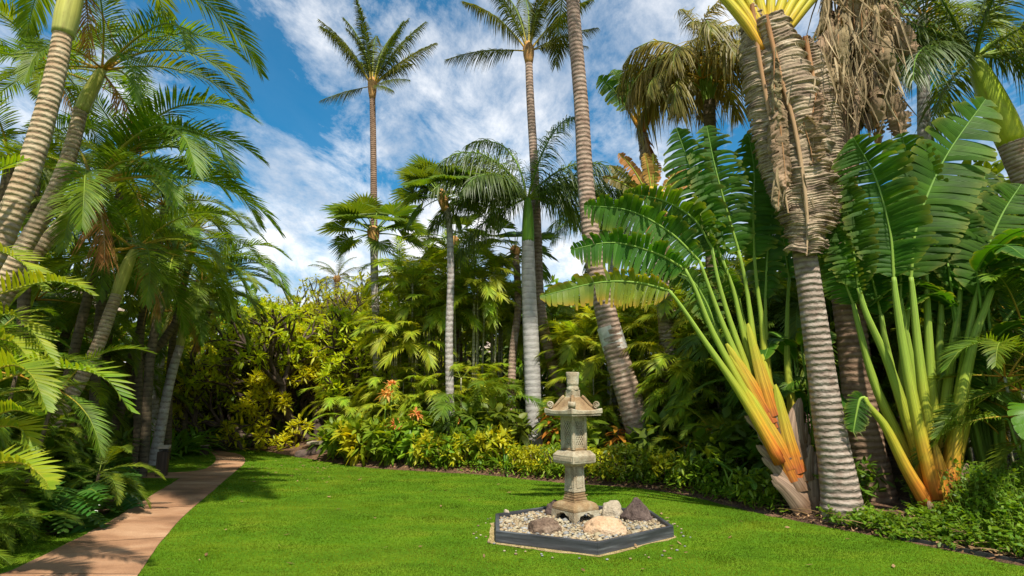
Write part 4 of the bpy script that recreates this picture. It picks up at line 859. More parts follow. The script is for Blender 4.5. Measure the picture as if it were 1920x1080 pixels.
palm('manila_palm', 'short palm with pale bare foot beside the path light', [(288, 873), (300, 810), (312, 745), (325, 690), (338, 648)], (13.4, 13.5), [.135, .115, .105, .10, .09], 'trunk_grey', 'manila',
     [(0, 42, 1.05), (-25, 22, 1.0), (20, 62, 1), (40, 42, 1), (160, 42, 1), (190, 22, 1), (100, 62, 1), (-50, 2, .9), (210, 2, .9), (280, 42, .8), (10, -2, 1)], .72, shaft=([(337, 650), (342, 630), (348, 600), (352, 578)], [.085, .09, .08, .055], 'crownshaft'), rings=.09)
palm('manila_palm', 'dark leaning palm stem behind the short palm, fronds curling over the yellow tree', [(215, 800), (262, 690), (305, 640), (340, 590)], (12.6, 12.9), [.11, .10, .09, .09], 'stem_dark', 'manila',
     [(5, 62, 1.0), (-12, 42, 1.05), (-2, 42, 1.05), (25, 42, 1), (-35, 22, .9), (60, 62, 1), (120, 62, 1), (170, 42, .95), (195, 22, .9), (0, 22, .95), (90, 22, .9), (-70, 2, .8)], .82, shaft=([(338, 593), (352, 572), (368, 548), (378, 530)], [.095, .10, .09, .06], 'crownshaft'), rings=.09)
palm('manila_palm', 'palm with short white-grey stem between the left palms', [(285, 800), (294, 720), (303, 665), (308, 640)], (16, 16), [.14, .12, .11, .10], 'trunk_grey', 'manila', auto(12, 72, -20, 70), .75, shaft=([(308, 643), (314, 615), (322, 585)], [.10, .11, .07], 'crownshaft'), rings=.09)
for i, (u, v, Y, s, lab) in enumerate([(60, 420, 10.5, .85, 'palm crown in the gap between the two tan ringed trunks'), (330, 470, 11.5, .85, 'dense palm crown over the slim leaning palm'), (400, 560, 17, .85, 'palm crown overhanging the end of the path'), (20, 300, 9, .9, 'palm crown at the upper left edge behind the tan trunk'), (250, 400, 13, .9, 'palm crown behind the arching fronds against the sky'), (130, 610, 12, .8, 'shaded palm crown in front of the pale house'), (370, 430, 14.5, .8, 'palm crown whose frond tips hang beside the white cloud'), (95, 130, 9, .9, 'palm crown between the two ringed trunks at the top left'), (235, 310, 11, .95, 'palm crown behind the long arching fronds'), (310, 385, 12.5, .9, 'palm crown in the middle of the left palm group'), (185, 480, 10.5, .85, 'palm crown behind the pale green crownshaft'), (290, 520, 14, .85, 'palm crown filling the gap above the short palm')]):
    palm('areca_palm', lab, [(u - 70 + random.uniform(-20, 20), 830), (u - 45, (v + 830) / 2), (u, v)], (Y, Y), [.10, .085, .08], 'stem_dark', 'manila', auto(13, 76, -25), s * .82, rings=.1, sides=10)

def clump(name, label, base, stems, sp, per=7, fscale=1.0, lean=.12, stemmat='stem', r=.03, group=None, hi=78, lo=-30, sub=False, cat='palm clump'):
    """stems: list of (dx, dy, height)"""
    t = thing(name, label, cat, base, group)
    for dx, dy, h in stems:
        top = np.array([dx * (1 + lean * h), dy * (1 + lean * h), h]); mid = np.array([dx * (1 + lean * h * .3), dy * (1 + lean * h * .3), h * .5])
        if h > .35:
            mb = MB(); tube(mb, spline([np.array([dx * .8, dy * .8, -.15]), mid, top], max(6, int(h * 4))), [r * 1.15, r, r * .9, r * .8], 8); O('stem', mb.mesh('stem', [M[stemmat]], True), t)
        crown(t, top, sp, auto(per, hi, lo), fscale, jit=9)
    return t
def rstems(n, h0, h1, spread):
    return [(random.gauss(0, spread), random.gauss(0, spread), random.uniform(h0, h1)) for _ in range(n)]

# leafy clump close on the left with hand-placed fronds
def near_left():
    base = np.array([-4.6, 4.9, 0.0]); t = thing('areca_palm', 'bright green feathery palm reaching in from the left edge at eye level', 'palm clump', base)
    F = [([(-140, 640), (-60, 575), (20, 545), (90, 528), (140, 535), (168, 550)], 4.7, .30), ([(-150, 780), (-40, 730), (60, 694), (140, 692), (200, 712), (240, 765)], 4.9, .36), ([(-130, 760), (-40, 710), (20, 685), (60, 705), (86, 765)], 4.5, .30), ([(-140, 850), (-50, 800), (20, 770), (70, 778)], 4.6, .28), ([(-120, 900), (-20, 870), (40, 868), (80, 895), (92, 915)], 4.4, .26),
         ([(-170, 600), (-90, 500), (-10, 470), (50, 500), (80, 540)], 5.0, .34), ([(-160, 560), (-100, 420), (-20, 330), (40, 300)], 5.2, .4), ([(-120, 800), (-60, 640), (10, 590), (60, 620), (100, 680)], 4.9, .3), ([(-150, 900), (-60, 820), (30, 800), (60, 850)], 4.7, .28), ([(-150, 700), (-60, 640), (20, 640), (60, 680)], 4.8, .3)]
    for px, Y, Lm in F:
        mb = MB(); pts = np.array([P(u, v, Y + .12 * math.sin(i)) for i, (u, v) in enumerate(px)]) - base
        frond(mb, pts, n=34, Lm=Lm, Wm=.034, droop=.12, vee=34, pet=.08, rr=.014, fold=.3, seg=18, ang=(64, 30)); O('frond', mb.mesh('frond', [M['areca_bright'], M['petiole_orange']]), t)
    for x, y, h in ((-.5, -.3, .9), (-.7, .2, 1.1), (-.3, .0, .7)):
        mb = MB(); tube(mb, spline([(x, y, -.1), (x * .9, y, h)], 6), [.03, .025], 8); O('stem', mb.mesh('stem', [M['stem']]), t)
near_left()
LEFT = [(-90, 905, 6.4, 'fern', 6, .35, .75, .7, 'dark feathery clump low at the left edge above the lawn strip'), (-5, 880, 7.6, 'fern', 9, .4, 1.2, .7, 'dense ferny palm clump in the middle of the left bed'), (55, 885, 8.3, 'fern', 9, .35, 1.1, .6, 'ferny palm clump at the right end of the left bed, beside the small lawn'), (-75, 930, 6.0, 'fern', 6, .2, .6, .6, 'low ferny clump just behind the lobed leaves'), (-45, 840, 9.0, 'areca', 6, .6, 1.8, .6, 'arching palm clump behind the ferny plants'), (-70, 800, 8.5, 'areca', 6, 1.0, 2.6, .62, 'tall areca clump in front of the house'), (-40, 820, 10.5, 'areca', 5, .6, 1.8, .6, 'areca clump left of the strappy plants'), (-110, 860, 6.5, 'areca', 5, .8, 1.9, .58, 'areca clump cut by the left edge'),
        (150, 700, 13.0, 'areca', 6, 1.5, 3.2, .9, 'tall shaded areca clump deep in the left planting'), (235, 720, 16, 'areca', 7, 1.5, 3.4, .9, 'shaded areca clump behind the slim leaning palm'), (315, 720, 19, 'areca', 7, 1.2, 3.2, .9, 'areca clump behind the short palm with pale foot'), (365, 760, 23.0, 'areca', 7, 1.0, 3.0, .9, 'areca clump where the path disappears'), (40, 640, 11.5, 'areca', 6, 2.0, 3.8, 1.1, 'tall areca clump at the far left in front of pale walls')]
for u, v, Y, sp, n, h0, h1, fs, lab in LEFT:
    p = P(u, v, Y); clump('areca_palm', lab, (p[0], p[1], 0), rstems(n, h0, h1, .32 if sp == 'fern' else .4), sp, 9 if sp == 'fern' else 8, fs, .1, 'stem_dark', .025, group='palm clumps of the left bed')

# ------------------------------------------------------------------ the border on the right: clumping palms
MAC = [(745, 2.6, 6, 2.4, 3.4, 'clump of cane palms left of the slender fan palm trunk'), (795, 3.4, 9, 3.2, 5.2, 'tall cane palm clump between the two straight fan palm trunks'), (885, 3.4, 9, 3.2, 5.0, 'tall cane palm clump right of the slender speckled trunk'), (930, 5.2, 8, 3.0, 4.6, 'cane palm clump behind the tagged brown trunk'), (760, 6.0, 8, 3.4, 5.0, 'cane palm clump in the second row left'), (840, 5.5, 8, 3.8, 5.6, 'cane palm clump in the second row behind the slender trunk'),
       (1078, 4.8, 6, 1.8, 2.8, 'lime green cane palms just behind the lantern finial'), (1100, 3.8, 6, 1.8, 2.9, 'lime green cane palms between lantern and leaning coconut trunk'), (1030, 6.2, 8, 2.8, 4.4, 'cane palms behind the royal palm trunk'), (1265, 3.9, 6, 1.8, 3.0, 'cane palm clump right of the swollen coconut foot'), (1190, 4.6, 6, 2.2, 3.4, 'cane palm clump behind the swollen coconut foot'), (1305, 2.6, 6, 1.3, 2.5, 'bright cane palms left of the orange traveller palm base'), (1350, 3.6, 6, 2.0, 3.4, 'cane palms behind the leaning traveller palm stalks'), (1130, 7.0, 6, 3.0, 4.2, 'cane palms in the back row behind the lantern'), (690, 5.6, 6, 2.2, 3.3, 'cane palm clump right of the yellow-green tree'), (1270, 6.0, 6, 3.0, 4.2, 'cane palms in the back row below the dried fan')]
for u, off, n, h0, h1, lab in MAC:
    b = hedge(u, off); clump('cane_palm', lab, b, rstems(n, h0, h1, .34), 'macarthur', 9, .92, .06, 'stem', .030, group='cane palm clumps in the border', lo=0)
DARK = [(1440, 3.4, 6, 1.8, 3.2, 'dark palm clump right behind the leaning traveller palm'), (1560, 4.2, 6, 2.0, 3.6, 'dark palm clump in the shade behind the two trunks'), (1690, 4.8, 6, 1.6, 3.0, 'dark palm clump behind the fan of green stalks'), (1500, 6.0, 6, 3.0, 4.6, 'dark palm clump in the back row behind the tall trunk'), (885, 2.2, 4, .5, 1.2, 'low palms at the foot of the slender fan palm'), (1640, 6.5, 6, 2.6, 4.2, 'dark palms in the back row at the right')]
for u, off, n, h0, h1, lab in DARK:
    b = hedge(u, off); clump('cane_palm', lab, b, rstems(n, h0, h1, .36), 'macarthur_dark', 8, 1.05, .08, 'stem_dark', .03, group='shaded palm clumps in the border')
ARE = [(1965, 2.4, 3, .5, 1.1, 'areca', 'dark areca with hanging fronds at the right edge'), (1850, 4.2, 6, 1.2, 2.6, 'areca', 'areca palms right of the upright traveller palm'), (1990, 2.2, 5, .8, 2.2, 'areca', 'areca clump cut by the right edge'), (1760, 5.0, 6, 1.6, 3.0, 'areca', 'areca palms behind the upright traveller palm'), (1910, 4.6, 6, 2.0, 3.2, 'areca', 'tall areca palms in the right corner'), (1335, 1.9, 4, .2, .8, 'areca_bright', 'bright feathery young palm left of the orange sheaths'), (1128, 2.9, 4, .3, 1.0, 'areca_bright', 'bright young palm between lantern and coconut foot'), (790, 2.0, 4, .3, .9, 'areca_bright', 'bright young palm below the cane stems'), (905, 2.2, 4, .3, .9, 'areca_bright', 'bright young palm left of the tagged trunk'), (1098, 2.8, 5, .6, 1.5, 'areca_bright', 'bright young palm behind the lantern light box')]
for u, off, n, h0, h1, sp, lab in ARE:
    b = hedge(u, off); clump('areca_palm', lab, b, rstems(n, h0, h1, .25), sp, 7, .72 if sp == 'areca' else .5, .12, 'stem', .02, group='young and areca palms in the border')

MIDL = [(715, 2.2, 'young cane palm right of the first fan palm foot'), (765, 2.3, 'young cane palm between the glossy shrubs and bare gap'), (815, 2.5, 'young cane palm left of the slender speckled trunk'), (868, 2.6, 'young cane palm right of the slender speckled trunk'), (915, 3.2, 'young cane palm left of the tagged trunk'), (1080, 3.3, 'young cane palm behind the lantern roof'), (1118, 3.4, 'young cane palm filling the space left of the stout coconut'), (1280, 2.9, 'young cane palm right of the stout coconut foot'), (1312, 2.2, 'young cane palm at the bend of the lawn edge'), (1345, 2.5, 'young cane palm left of the leaning stalks'), (1395, 2.6, 'young cane palm under the leaning stalks'), (1500, 2.6, 'young cane palm behind the foot of the tall trunk'), (650, 2.4, 'young cane palm left of the first fan palm trunk')]
for u, off, lab in MIDL:
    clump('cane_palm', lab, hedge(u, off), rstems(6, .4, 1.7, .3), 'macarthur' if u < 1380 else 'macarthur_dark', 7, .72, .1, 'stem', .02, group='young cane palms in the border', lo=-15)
# ------------------------------------------------------------------ traveller palms
CAMP = np.array([0, 0, CAMH])
def trav_leaf(t, base, pet, blade, Y, W, mat='paddle', yaw=0.0, pm='trav_pet', rr=.05, tear=.35, droop=.12, ns=32, vee=16, ang=76, label=None, nz=.15, pr=None, curl=0.0):
    """pet/blade: sight-line points (u,v[,dY]) at depth Y"""
    pt = lambda q: P(q[0], q[1], Y + (q[2] if len(q) > 2 else 0)) - base
    pp = np.array([pt(q) for q in pet]); bb = np.array([pt(q) for q in blade]); mb = MB()
    if len(pp) > 1: tube(mb, spline(np.vstack([pp, bb[:1]]), 16), pr or [rr, rr * .8, rr * .55, rr * .42, rr * .36], 8, 1)
    c = bb.mean(0) + base; f = nrm(CAMP - c); f = f * math.cos(rad(yaw)) + np.array([f[1], -f[0], 0]) * math.sin(rad(yaw)) + np.array([0, 0, nz])
    paddle(mb, bb, W, f, ns, tear, vee, droop, (0, 1), rr * .42, ang, curlout=curl)
    return O('leaf', mb.mesh('leaf', [M[mat], M[pm]]), t, label=label)
def sheaths(t, base, foot, head, n, Y, w0, spread, mat='sheath', seed=0, lf=.55):
    """overlapping dried leaf bases up a traveller palm foot"""
    rnd = random.Random(seed); A = np.array(foot, float); B = np.array(head, float); ax = B - A; Ln = np.linalg.norm(ax); ax /= Ln; S = np.cross(ax, np.array([0, 1.0, 0])); S = nrm(S)
    for i in range(n):
        q = i / n; sd = 1 if i % 2 else -1; c = A + ax * Ln * q; L = Ln * lf * rnd.uniform(.8, 1.2); K = 8; V = []; UV = []
        out = rnd.uniform(.25, .6) * spread
        for k in range(K + 1):
            f = k / K; ctr = c + ax * L * f + S * sd * (w0 * (.25 + .55 * f) + out * L * f * f) + np.array([0, -.05 - .03 * math.sin(q * 9), 0])
            wd = w0 * (.75 - .5 * f) * (1 if f < .95 else .5)
            for j in range(5):
                a = rad(-80 + 40 * j); V.append(ctr + S * wd * math.sin(a) + np.array([0, -1, 0]) * (wd * .55 * math.cos(a) + .13 * (1 - .5 * q)) + ax * (.5 * wd * (1 if j in (1, 3) else 0) * rnd.uniform(.2, 1) if k == K else 0)); UV.append((j / 4, L * f))
        F = [(k * 5 + j, k * 5 + j + 1, (k + 1) * 5 + j + 1, (k + 1) * 5 + j) for k in range(K) for j in range(4)]
        mb = MB(); mb.add(np.array(V) - base, F, 0, UV); O('leaf_sheath', mb.mesh('leaf_sheath', [M[mat]], True), t)
def traveller_left():
    Y = 8.0; base = P(1508, 962, Y); base[2] = gz(base[0], base[1]) - .03
    t = thing('traveller_palm', 'leaning traveller palm with orange leaf bases and a fan of yellow-green stalks', 'traveller palm', base)
    pts = np.array([base + [0, 0, -.1], P(1492, 900, Y), P(1460, 830, Y), P(1430, 770, Y)]); trunk(t, pts, [.17, .16, .14, .09], 'trunk_trav', base, 14, .1, .06)
    sheaths(t, base, P(1516, 968, Y), P(1466, 838, Y), 22, Y, .25, .5, seed=4)
    sheaths(t, base, P(1488, 905, Y), P(1428, 760, Y), 14, Y - .05, .17, .12, 'trav_sheath', seed=6, lf=1.05)
    sheaths(t, base, P(1500, 930, Y), P(1470, 800, Y), 8, Y, .20, .35, 'sheath', seed=8)
    L = [([(1462, 868), (1425, 800), (1380, 725), (1325, 645), (1280, 578)], [(1255, 545), (1195, 530), (1120, 530), (1012, 556)], -.25, .62, 'paddle_yellow', 20), ([(1460, 855), (1420, 780), (1380, 705), (1335, 620), (1305, 545)], [(1285, 505), (1230, 475), (1150, 455), (1070, 468)], -.18, .72, 'paddle', 10), ([(1456, 842), (1420, 765), (1390, 690), (1356, 610), (1330, 540)], [(1312, 490), (1255, 435), (1180, 395), (1095, 385)], -.12, .8, 'paddle', -10), ([(1452, 830), (1420, 750), (1396, 680), (1368, 600), (1345, 520)], [(1335, 465), (1300, 410), (1240, 375), (1170, 362)], -.06, .8, 'paddle', 20),
         ([(1448, 818), (1424, 740), (1405, 670), (1388, 600), (1374, 540)], [(1352, 480), (1322, 400), (1296, 320), (1268, 240)], .0, .9, 'paddle', 12), ([(1446, 806), (1428, 735), (1416, 670), (1408, 600), (1398, 530)], [(1385, 470), (1360, 385), (1340, 310), (1325, 236)], -.10, .95, 'paddle', -8), ([(1448, 800), (1440, 735), (1434, 670), (1428, 600), (1420, 540)], [(1414, 480), (1412, 400), (1414, 320), (1404, 255)], .04, .95, 'paddle', -16), ([(1450, 815), (1446, 750), (1440, 690), (1436, 620)], [(1435, 560), (1440, 470), (1450, 380), (1448, 300)], .2, .8, 'paddle', 25),
         ([(1452, 838), (1430, 760), (1412, 690), (1402, 640)], [(1385, 560), (1372, 530), (1350, 500), (1340, 520)], .1, .5, 'paddle', 30), ([(1490, 860), (1484, 760), (1476, 680), (1476, 590)], [(1480, 520), (1466, 430), (1440, 330), (1400, 250)], .5, .8, 'paddle', 35), ([(1456, 848), (1415, 770), (1385, 710), (1360, 660)], [(1345, 620), (1320, 560), (1290, 520), (1230, 500)], .15, .6, 'paddle', -25)]
    for i, (pet, bl, dy, W, mat, yaw) in enumerate(L):
        trav_leaf(t, base, pet, bl, Y + dy, W, mat, yaw, pr=[.085, .07, .06, .048, .034, .026, .022], label='leaf with yellow and orange edges reaching left' if mat == 'paddle_yellow' else None, tear=.5, droop=.30)
    # dry orange sheaths beside the stalks
    mb = MB()
    return t
traveller_left()
def traveller_right():
    Y = 7.3; base = P(1765, 962, Y); base[2] = gz(base[0], base[1]) - .02
    t = thing('traveller_palm', 'upright traveller palm with a wide fan of lime stalks at the right', 'traveller palm', base)
    sheaths(t, base, P(1790, 985, Y), P(1782, 905, Y), 7, Y, .12, .12, seed=9)
    sheaths(t, base, P(1735, 985, Y), P(1735, 925, Y), 5, Y, .11, .10, seed=12)
    sheaths(t, base, P(1762, 990, Y), P(1760, 900, Y), 9, Y, .14, .16, 'trav_sheath', seed=15, lf=.9)
    L = [([(1745, 940), (1690, 830), (1640, 720), (1612, 620)], [(1600, 570), (1585, 530), (1570, 480), (1560, 420)], .25, .6, 'paddle', 25), ([(1750, 940), (1705, 800), (1665, 680), (1625, 590)], [(1610, 540), (1600, 470), (1590, 400), (1575, 330)], .1, .7, 'paddle', 20), ([(1755, 935), (1722, 800), (1695, 660), (1680, 560)], [(1676, 520), (1668, 430), (1640, 330), (1600, 258)], -.15, 1.0, 'paddle', 8), ([(1758, 930), (1738, 790), (1722, 660), (1712, 560)], [(1708, 520), (1720, 420), (1770, 300), (1848, 186)], -.05, 1.0, 'paddle', -12), ([(1760, 930), (1750, 780), (1742, 650), (1738, 560)], [(1736, 510), (1728, 420), (1710, 330), (1690, 250)], .25, .85, 'paddle', 18), ([(1765, 930), (1768, 800), (1785, 660), (1796, 590)], [(1800, 545), (1790, 470), (1770, 400), (1750, 350)], .2, .8, 'paddle', -20),
         ([(1772, 930), (1790, 800), (1808, 680), (1822, 600)], [(1830, 555), (1850, 470), (1880, 400), (1915, 345)], .0, .85, 'paddle', -8), ([(1776, 930), (1800, 760), (1825, 640), (1850, 570)], [(1862, 540), (1910, 500), (1960, 480), (2010, 500)], -.1, .8, 'paddle', -10), ([(1776, 930), (1795, 780), (1812, 670), (1822, 590)], [(1826, 565), (1822, 620), (1812, 690), (1800, 745)], .18, .62, 'paddle', 15), ([(1752, 935), (1712, 830), (1690, 740), (1700, 600)], [(1705, 560), (1690, 530), (1650, 520), (1600, 560)], .4, .6, 'paddle', 0), ([(1742, 950), (1700, 880), (1660, 800), (1628, 760)], [(1622, 745), (1612, 750), (1605, 780), (1600, 810)], -.1, .30, 'paddle', -10), ([(1752, 945), (1712, 830), (1682, 730), (1660, 640)], [(1652, 590), (1640, 540), (1620, 470), (1590, 400)], .3, .6, 'paddle', 22), ([(1757, 940), (1734, 820), (1712, 700), (1694, 600)], [(1688, 560), (1690, 480), (1700, 400), (1730, 330)], .22, .6, 'paddle', 5), ([(1768, 940), (1782, 820), (1800, 700), (1812, 610)], [(1816, 560), (1820, 480), (1826, 400), (1850, 320)], .3, .7, 'paddle', -15), ([(1762, 940), (1758, 800), (1760, 680), (1764, 590)], [(1766, 550), (1776, 470), (1800, 390), (1830, 330)], .35, .7, 'paddle', -5), ([(1774, 940), (1800, 830), (1830, 720), (1868, 640)], [(1885, 600), (1920, 560), (1960, 540), (2000, 560)], .1, .6, 'paddle', -10), ([(1770, 930), (1775, 800), (1770, 680)], [(1768, 600), (1770, 560), (1800, 520), (1830, 540)], .4, .6, 'paddle', 0)]
    for pet, bl, dy, W, mat, yaw in L: trav_leaf(t, base, pet, bl, Y + dy, W * 1.15, mat, yaw, pr=[.095, .075, .060, .046, .036, .028], tear=.3, droop=.15)
traveller_right()
def crinkled(mb, mid, W, nh, wrap=.8, rise=.10, ribs=120, amp=.016, prof=None, ragged=.12, n=260, m=15, mats=(0, 1), rr=.04, seed=0.0, split=.25):
    """a hanging dried blade: one crumpled pleated sheet with a ragged, split edge"""
    p = spline(mid, n + 1); T = tangents(p); nh = nrm(np.asarray(nh, float)); S = nrm(np.cross(T, nh)); N = np.cross(S, T); t = np.linspace(0, 1, n + 1)
    tube(mb, (p + N * rr * .3)[::10], [rr, rr * .8, rr * .35], 6, mats[1], cap=False, voff=.2)
    hw = W * .5 * (np.clip(1 - np.abs(2 * t - 1) ** 3.5, .02, 1) ** .6 if prof is None else np.interp(t, np.linspace(0, 1, len(prof)), prof)); Ln = np.sum(np.linalg.norm(np.diff(p, axis=0), axis=1))
    for sd in (-1, 1):
        V = []; UV = []
        for i in range(n + 1):
            rg = 1 + ragged * mnoise.noise((t[i] * 60, sd * 5 + seed, 0)) + ragged * .6 * mnoise.noise((t[i] * 160, sd * 9 + seed, 3))
            for k in range(m + 1):
                f = k / m; l = hw[i] * rg * f; ph = t[i] * ribs * 2 * PI / 2 + 7.0 * mnoise.noise((t[i] * 10 + seed, f * 1.5, sd))
                pl = amp * math.sin(ph) * (.4 + f) * (.5 + .9 * abs(mnoise.noise((t[i] * 11 + seed, f * 3, sd)))) + amp * 1.8 * mnoise.noise((t[i] * ribs * .35, f * 1.2 + seed, sd * 3)) + W * .08 * mnoise.noise((t[i] * 7 + seed, f * 2, sd * 7))
                a = wrap * f * 1.3; q = p[i] + S[i] * sd * l * (math.sin(a) / a if a > .01 else 1) - N[i] * (l * (1 - math.cos(a)) / max(a, .01) - pl) - T[i] * rise * Ln * f ** .8 * .6
                V.append(q); UV.append((f, t[i] * Ln))
        F = []
        for i in range(n):
            cut = m
            h = mnoise.noise((t[i] * 75 + seed * 3, sd * 2, 9)); 
            if h > .28 and split: cut = int(m * (1 - split * min(1.6, (h - .2) * 5) * .8))
            for k in range(max(3, cut)):
                x = i * (m + 1) + k; F.append((x, x + 1, x + m + 2, x + m + 1))
        mb.add(V, F, mats[0], UV)
def dead_leaf(t, base, mid, Y, W, ns=34, name='dead_leaf', wrap=.55, yaw=0, tear=.15, label=None, drop=.05, ang=98, big=False, prof=None):
    bb = np.array([P(q[0], q[1], Y + (q[2] if len(q) > 2 else 0)) for q in mid]) - base; mb = MB(); c = bb.mean(0) + base; f = nrm(CAMP - c); f = f * math.cos(rad(yaw)) + np.array([f[1], -f[0], 0]) * math.sin(rad(yaw))
    if big: crinkled(mb, bb, W, f, wrap, .035, 170, .019, prof, .30, 420, 20, seed=ns * .37, rr=.038)
    else: crinkled(mb, bb, W, f, wrap, -.06 + random.uniform(-.05, .12), 50, .02, prof, .35, 60, 7, seed=random.uniform(0, 50), rr=.012, split=.5)
    return O(name, mb.mesh(name, [M['dead_big' if big else 'dead'], M['pet_brown']]), t, label=label)
def dead_strands(t, base, spots, L, name='dead_strands'):
    pts = np.array(spots); n = len(pts); d = nrm(RNG.normal(0, .28, (n, 3)) + [0, 0, -1.0]); w = nrm(np.cross(d, RNG.normal(0, 1, (n, 3)))); Ls = L * RNG.uniform(.4, 1.3, n); mb = MB()
    strips(mb, pts - base, d, w, Ls, RNG.uniform(.008, .04, n), RNG.uniform(-.1, .3, n), 0, 4, .7, [.6, 1.0, .9, .6, 0], curl=RNG.normal(0, .18, n)); O(name, mb.mesh(name, [M['dead']]), t, kind='stuff')
def traveller_tall():
    Y = 7.5; px = [(1582, 968), (1572, 900), (1552, 780), (1535, 660), (1518, 540), (1505, 450), (1490, 330), (1470, 200), (1448, 90), (1440, 40)]; pts = np.array([P(u, v, Y) for u, v in px]); base = pts[0].copy(); base[2] = gz(base[0], base[1]) - .03
    pts[0][2] -= .1
    t = thing('traveller_palm', 'tall ringed trunk wrapped in a huge dead leaf, yellow stalk fan at the top', 'traveller palm', base)
    trunk(t, pts, [.27, .22, .185, .17, .155, .15, .15, .15, .14, .12], 'trunk_trav', base, 22, .085, .045)
    # stalk fan at the top, leaves above the frame
    for i, (u, v) in enumerate([(1290, -60), (1330, -90), (1370, -110), (1410, -120), (1450, -125), (1490, -110), (1530, -90), (1570, -60), (1600, -30)]):
        L = [(u + (u - 1440) * .5, v - 60), (u + (u - 1440) * 1.0, v - 160), (u + (u - 1440) * 1.6, v - 240)]
        trav_leaf(t, base, [(1440 + (u - 1440) * .06, 95), (1440 + (u - 1440) * .3, 40), (1440 + (u - 1440) * .65, -20)], [(u, v)] + L, Y - .12 + .02 * i, .8, 'paddle', 0, pm='fan_yellow', rr=.085, pr=[.05, .075, .07, .05])
    dead_leaf(t, base, [(1436, 30), (1460, 130), (1490, 240), (1508, 350), (1514, 420), (1512, 478)], Y - .26, 1.30, 7, wrap=1.2, big=True, prof=[.55, .85, .95, 1, 1, .98, .95, .86, .76, .68, .60, .52], label='huge pleated grey-brown dead leaf hanging down the trunk')
    dead_leaf(t, base, [(1410, 10), (1422, 100), (1440, 200), (1460, 300), (1478, 400)], Y - .12, .9, 3, wrap=1.2, big=True)
    dead_leaf(t, base, [(1510, 70), (1530, 180), (1545, 280), (1545, 380), (1528, 450)], Y - .10, .85, 5, wrap=1.2, big=True)
    rnd = random.Random(8)
    for i in range(7):
        u0 = rnd.uniform(1450, 1540); v0 = rnd.uniform(30, 280); du = rnd.uniform(-18, 28); ln = rnd.uniform(70, 150)
        dead_leaf(t, base, [(u0, v0), (u0 + du * .4, v0 + ln * .35), (u0 + du * .8, v0 + ln * .7), (u0 + du, v0 + ln)], Y - .27 - rnd.uniform(0, .06), rnd.uniform(.18, .4), i, wrap=rnd.uniform(.4, 1.3), yaw=rnd.uniform(-50, 50))
    dead_strands(t, base, [P(random.uniform(1450, 1530), random.uniform(60, 420), Y - .34 - random.uniform(0, .1)) for _ in range(22)], .28)
M['fan_yellow'] = grad_mat('yellow_stalk_fan', [(0, (.46, .18, .02)), (.3, (.56, .34, .03)), (.8, (.50, .42, .04)), (2, (.3, .38, .05))], streak=.5)
traveller_tall()
def traveller_back():
    Y = 8.0; px = [(1650, 962), (1630, 860), (1610, 740), (1596, 620), (1585, 540), (1580, 420), (1585, 300), (1590, 180), (1592, 80)]; pts = np.array([P(u, v, Y) for u, v in px]); base = pts[0].copy(); base[2] = gz(base[0], base[1]) - .03; pts[0][2] -= .1
    t = thing('traveller_palm', 'second ringed trunk just behind, topped by a shaggy bundle of hanging dead leaves', 'traveller palm', base)
    trunk(t, pts, [.27, .23, .21, .20, .19, .19, .18, .17, .15], 'trunk_coco_brown', base, 18, .085, .07)
    rnd = random.Random(5)
    for i in range(34):
        u0 = rnd.uniform(1545, 1655); v0 = rnd.uniform(-80, 40); du = rnd.uniform(-25, 45); ln = rnd.uniform(120, 270)
        dead_leaf(t, base, [(u0, v0, rnd.uniform(-.5, .4)), (u0 + du * .3, v0 + ln * .35, rnd.uniform(-.5, .4)), (u0 + du * .7, v0 + ln * .7, rnd.uniform(-.4, .4)), (u0 + du, v0 + ln, rnd.uniform(-.4, .4))], Y - .1, rnd.uniform(.18, .38), 26, wrap=rnd.uniform(.8, 1.9), yaw=rnd.uniform(-60, 60), tear=.6, drop=rnd.uniform(.2, 1.0), ang=70)
    for i, (a, b) in enumerate([((1560, -40), (1440, -200)), ((1600, -60), (1560, -260)), ((1630, -40), (1700, -230)), ((1650, 0), (1780, -120))]):
        trav_leaf(t, base, [(1590, 60), ((1590 + a[0]) / 2, (60 + a[1]) / 2)], [a, ((a[0] * 2 + b[0]) / 3, (a[1] * 2 + b[1]) / 3), ((a[0] + b[0] * 2) / 3, (a[1] + b[1] * 2) / 3), b], Y, .8, 'paddle', 0)
    dead_strands(t, base, [P(random.uniform(1540, 1680), random.uniform(-60, 170), Y - .1 + random.uniform(-.6, .4)) for _ in range(650)], .75)
    # dry fronds poking out to the right
    for px_ in ([(1600, 40), (1640, 30), (1680, 60), (1710, 100)], [(1610, 150), (1650, 170), (1680, 215), (1690, 260)]):
        dead_leaf(t, base, [(q[0], q[1]) for q in px_], Y - .3, .4, 14, wrap=.8, tear=.5, ang=75)
traveller_back()
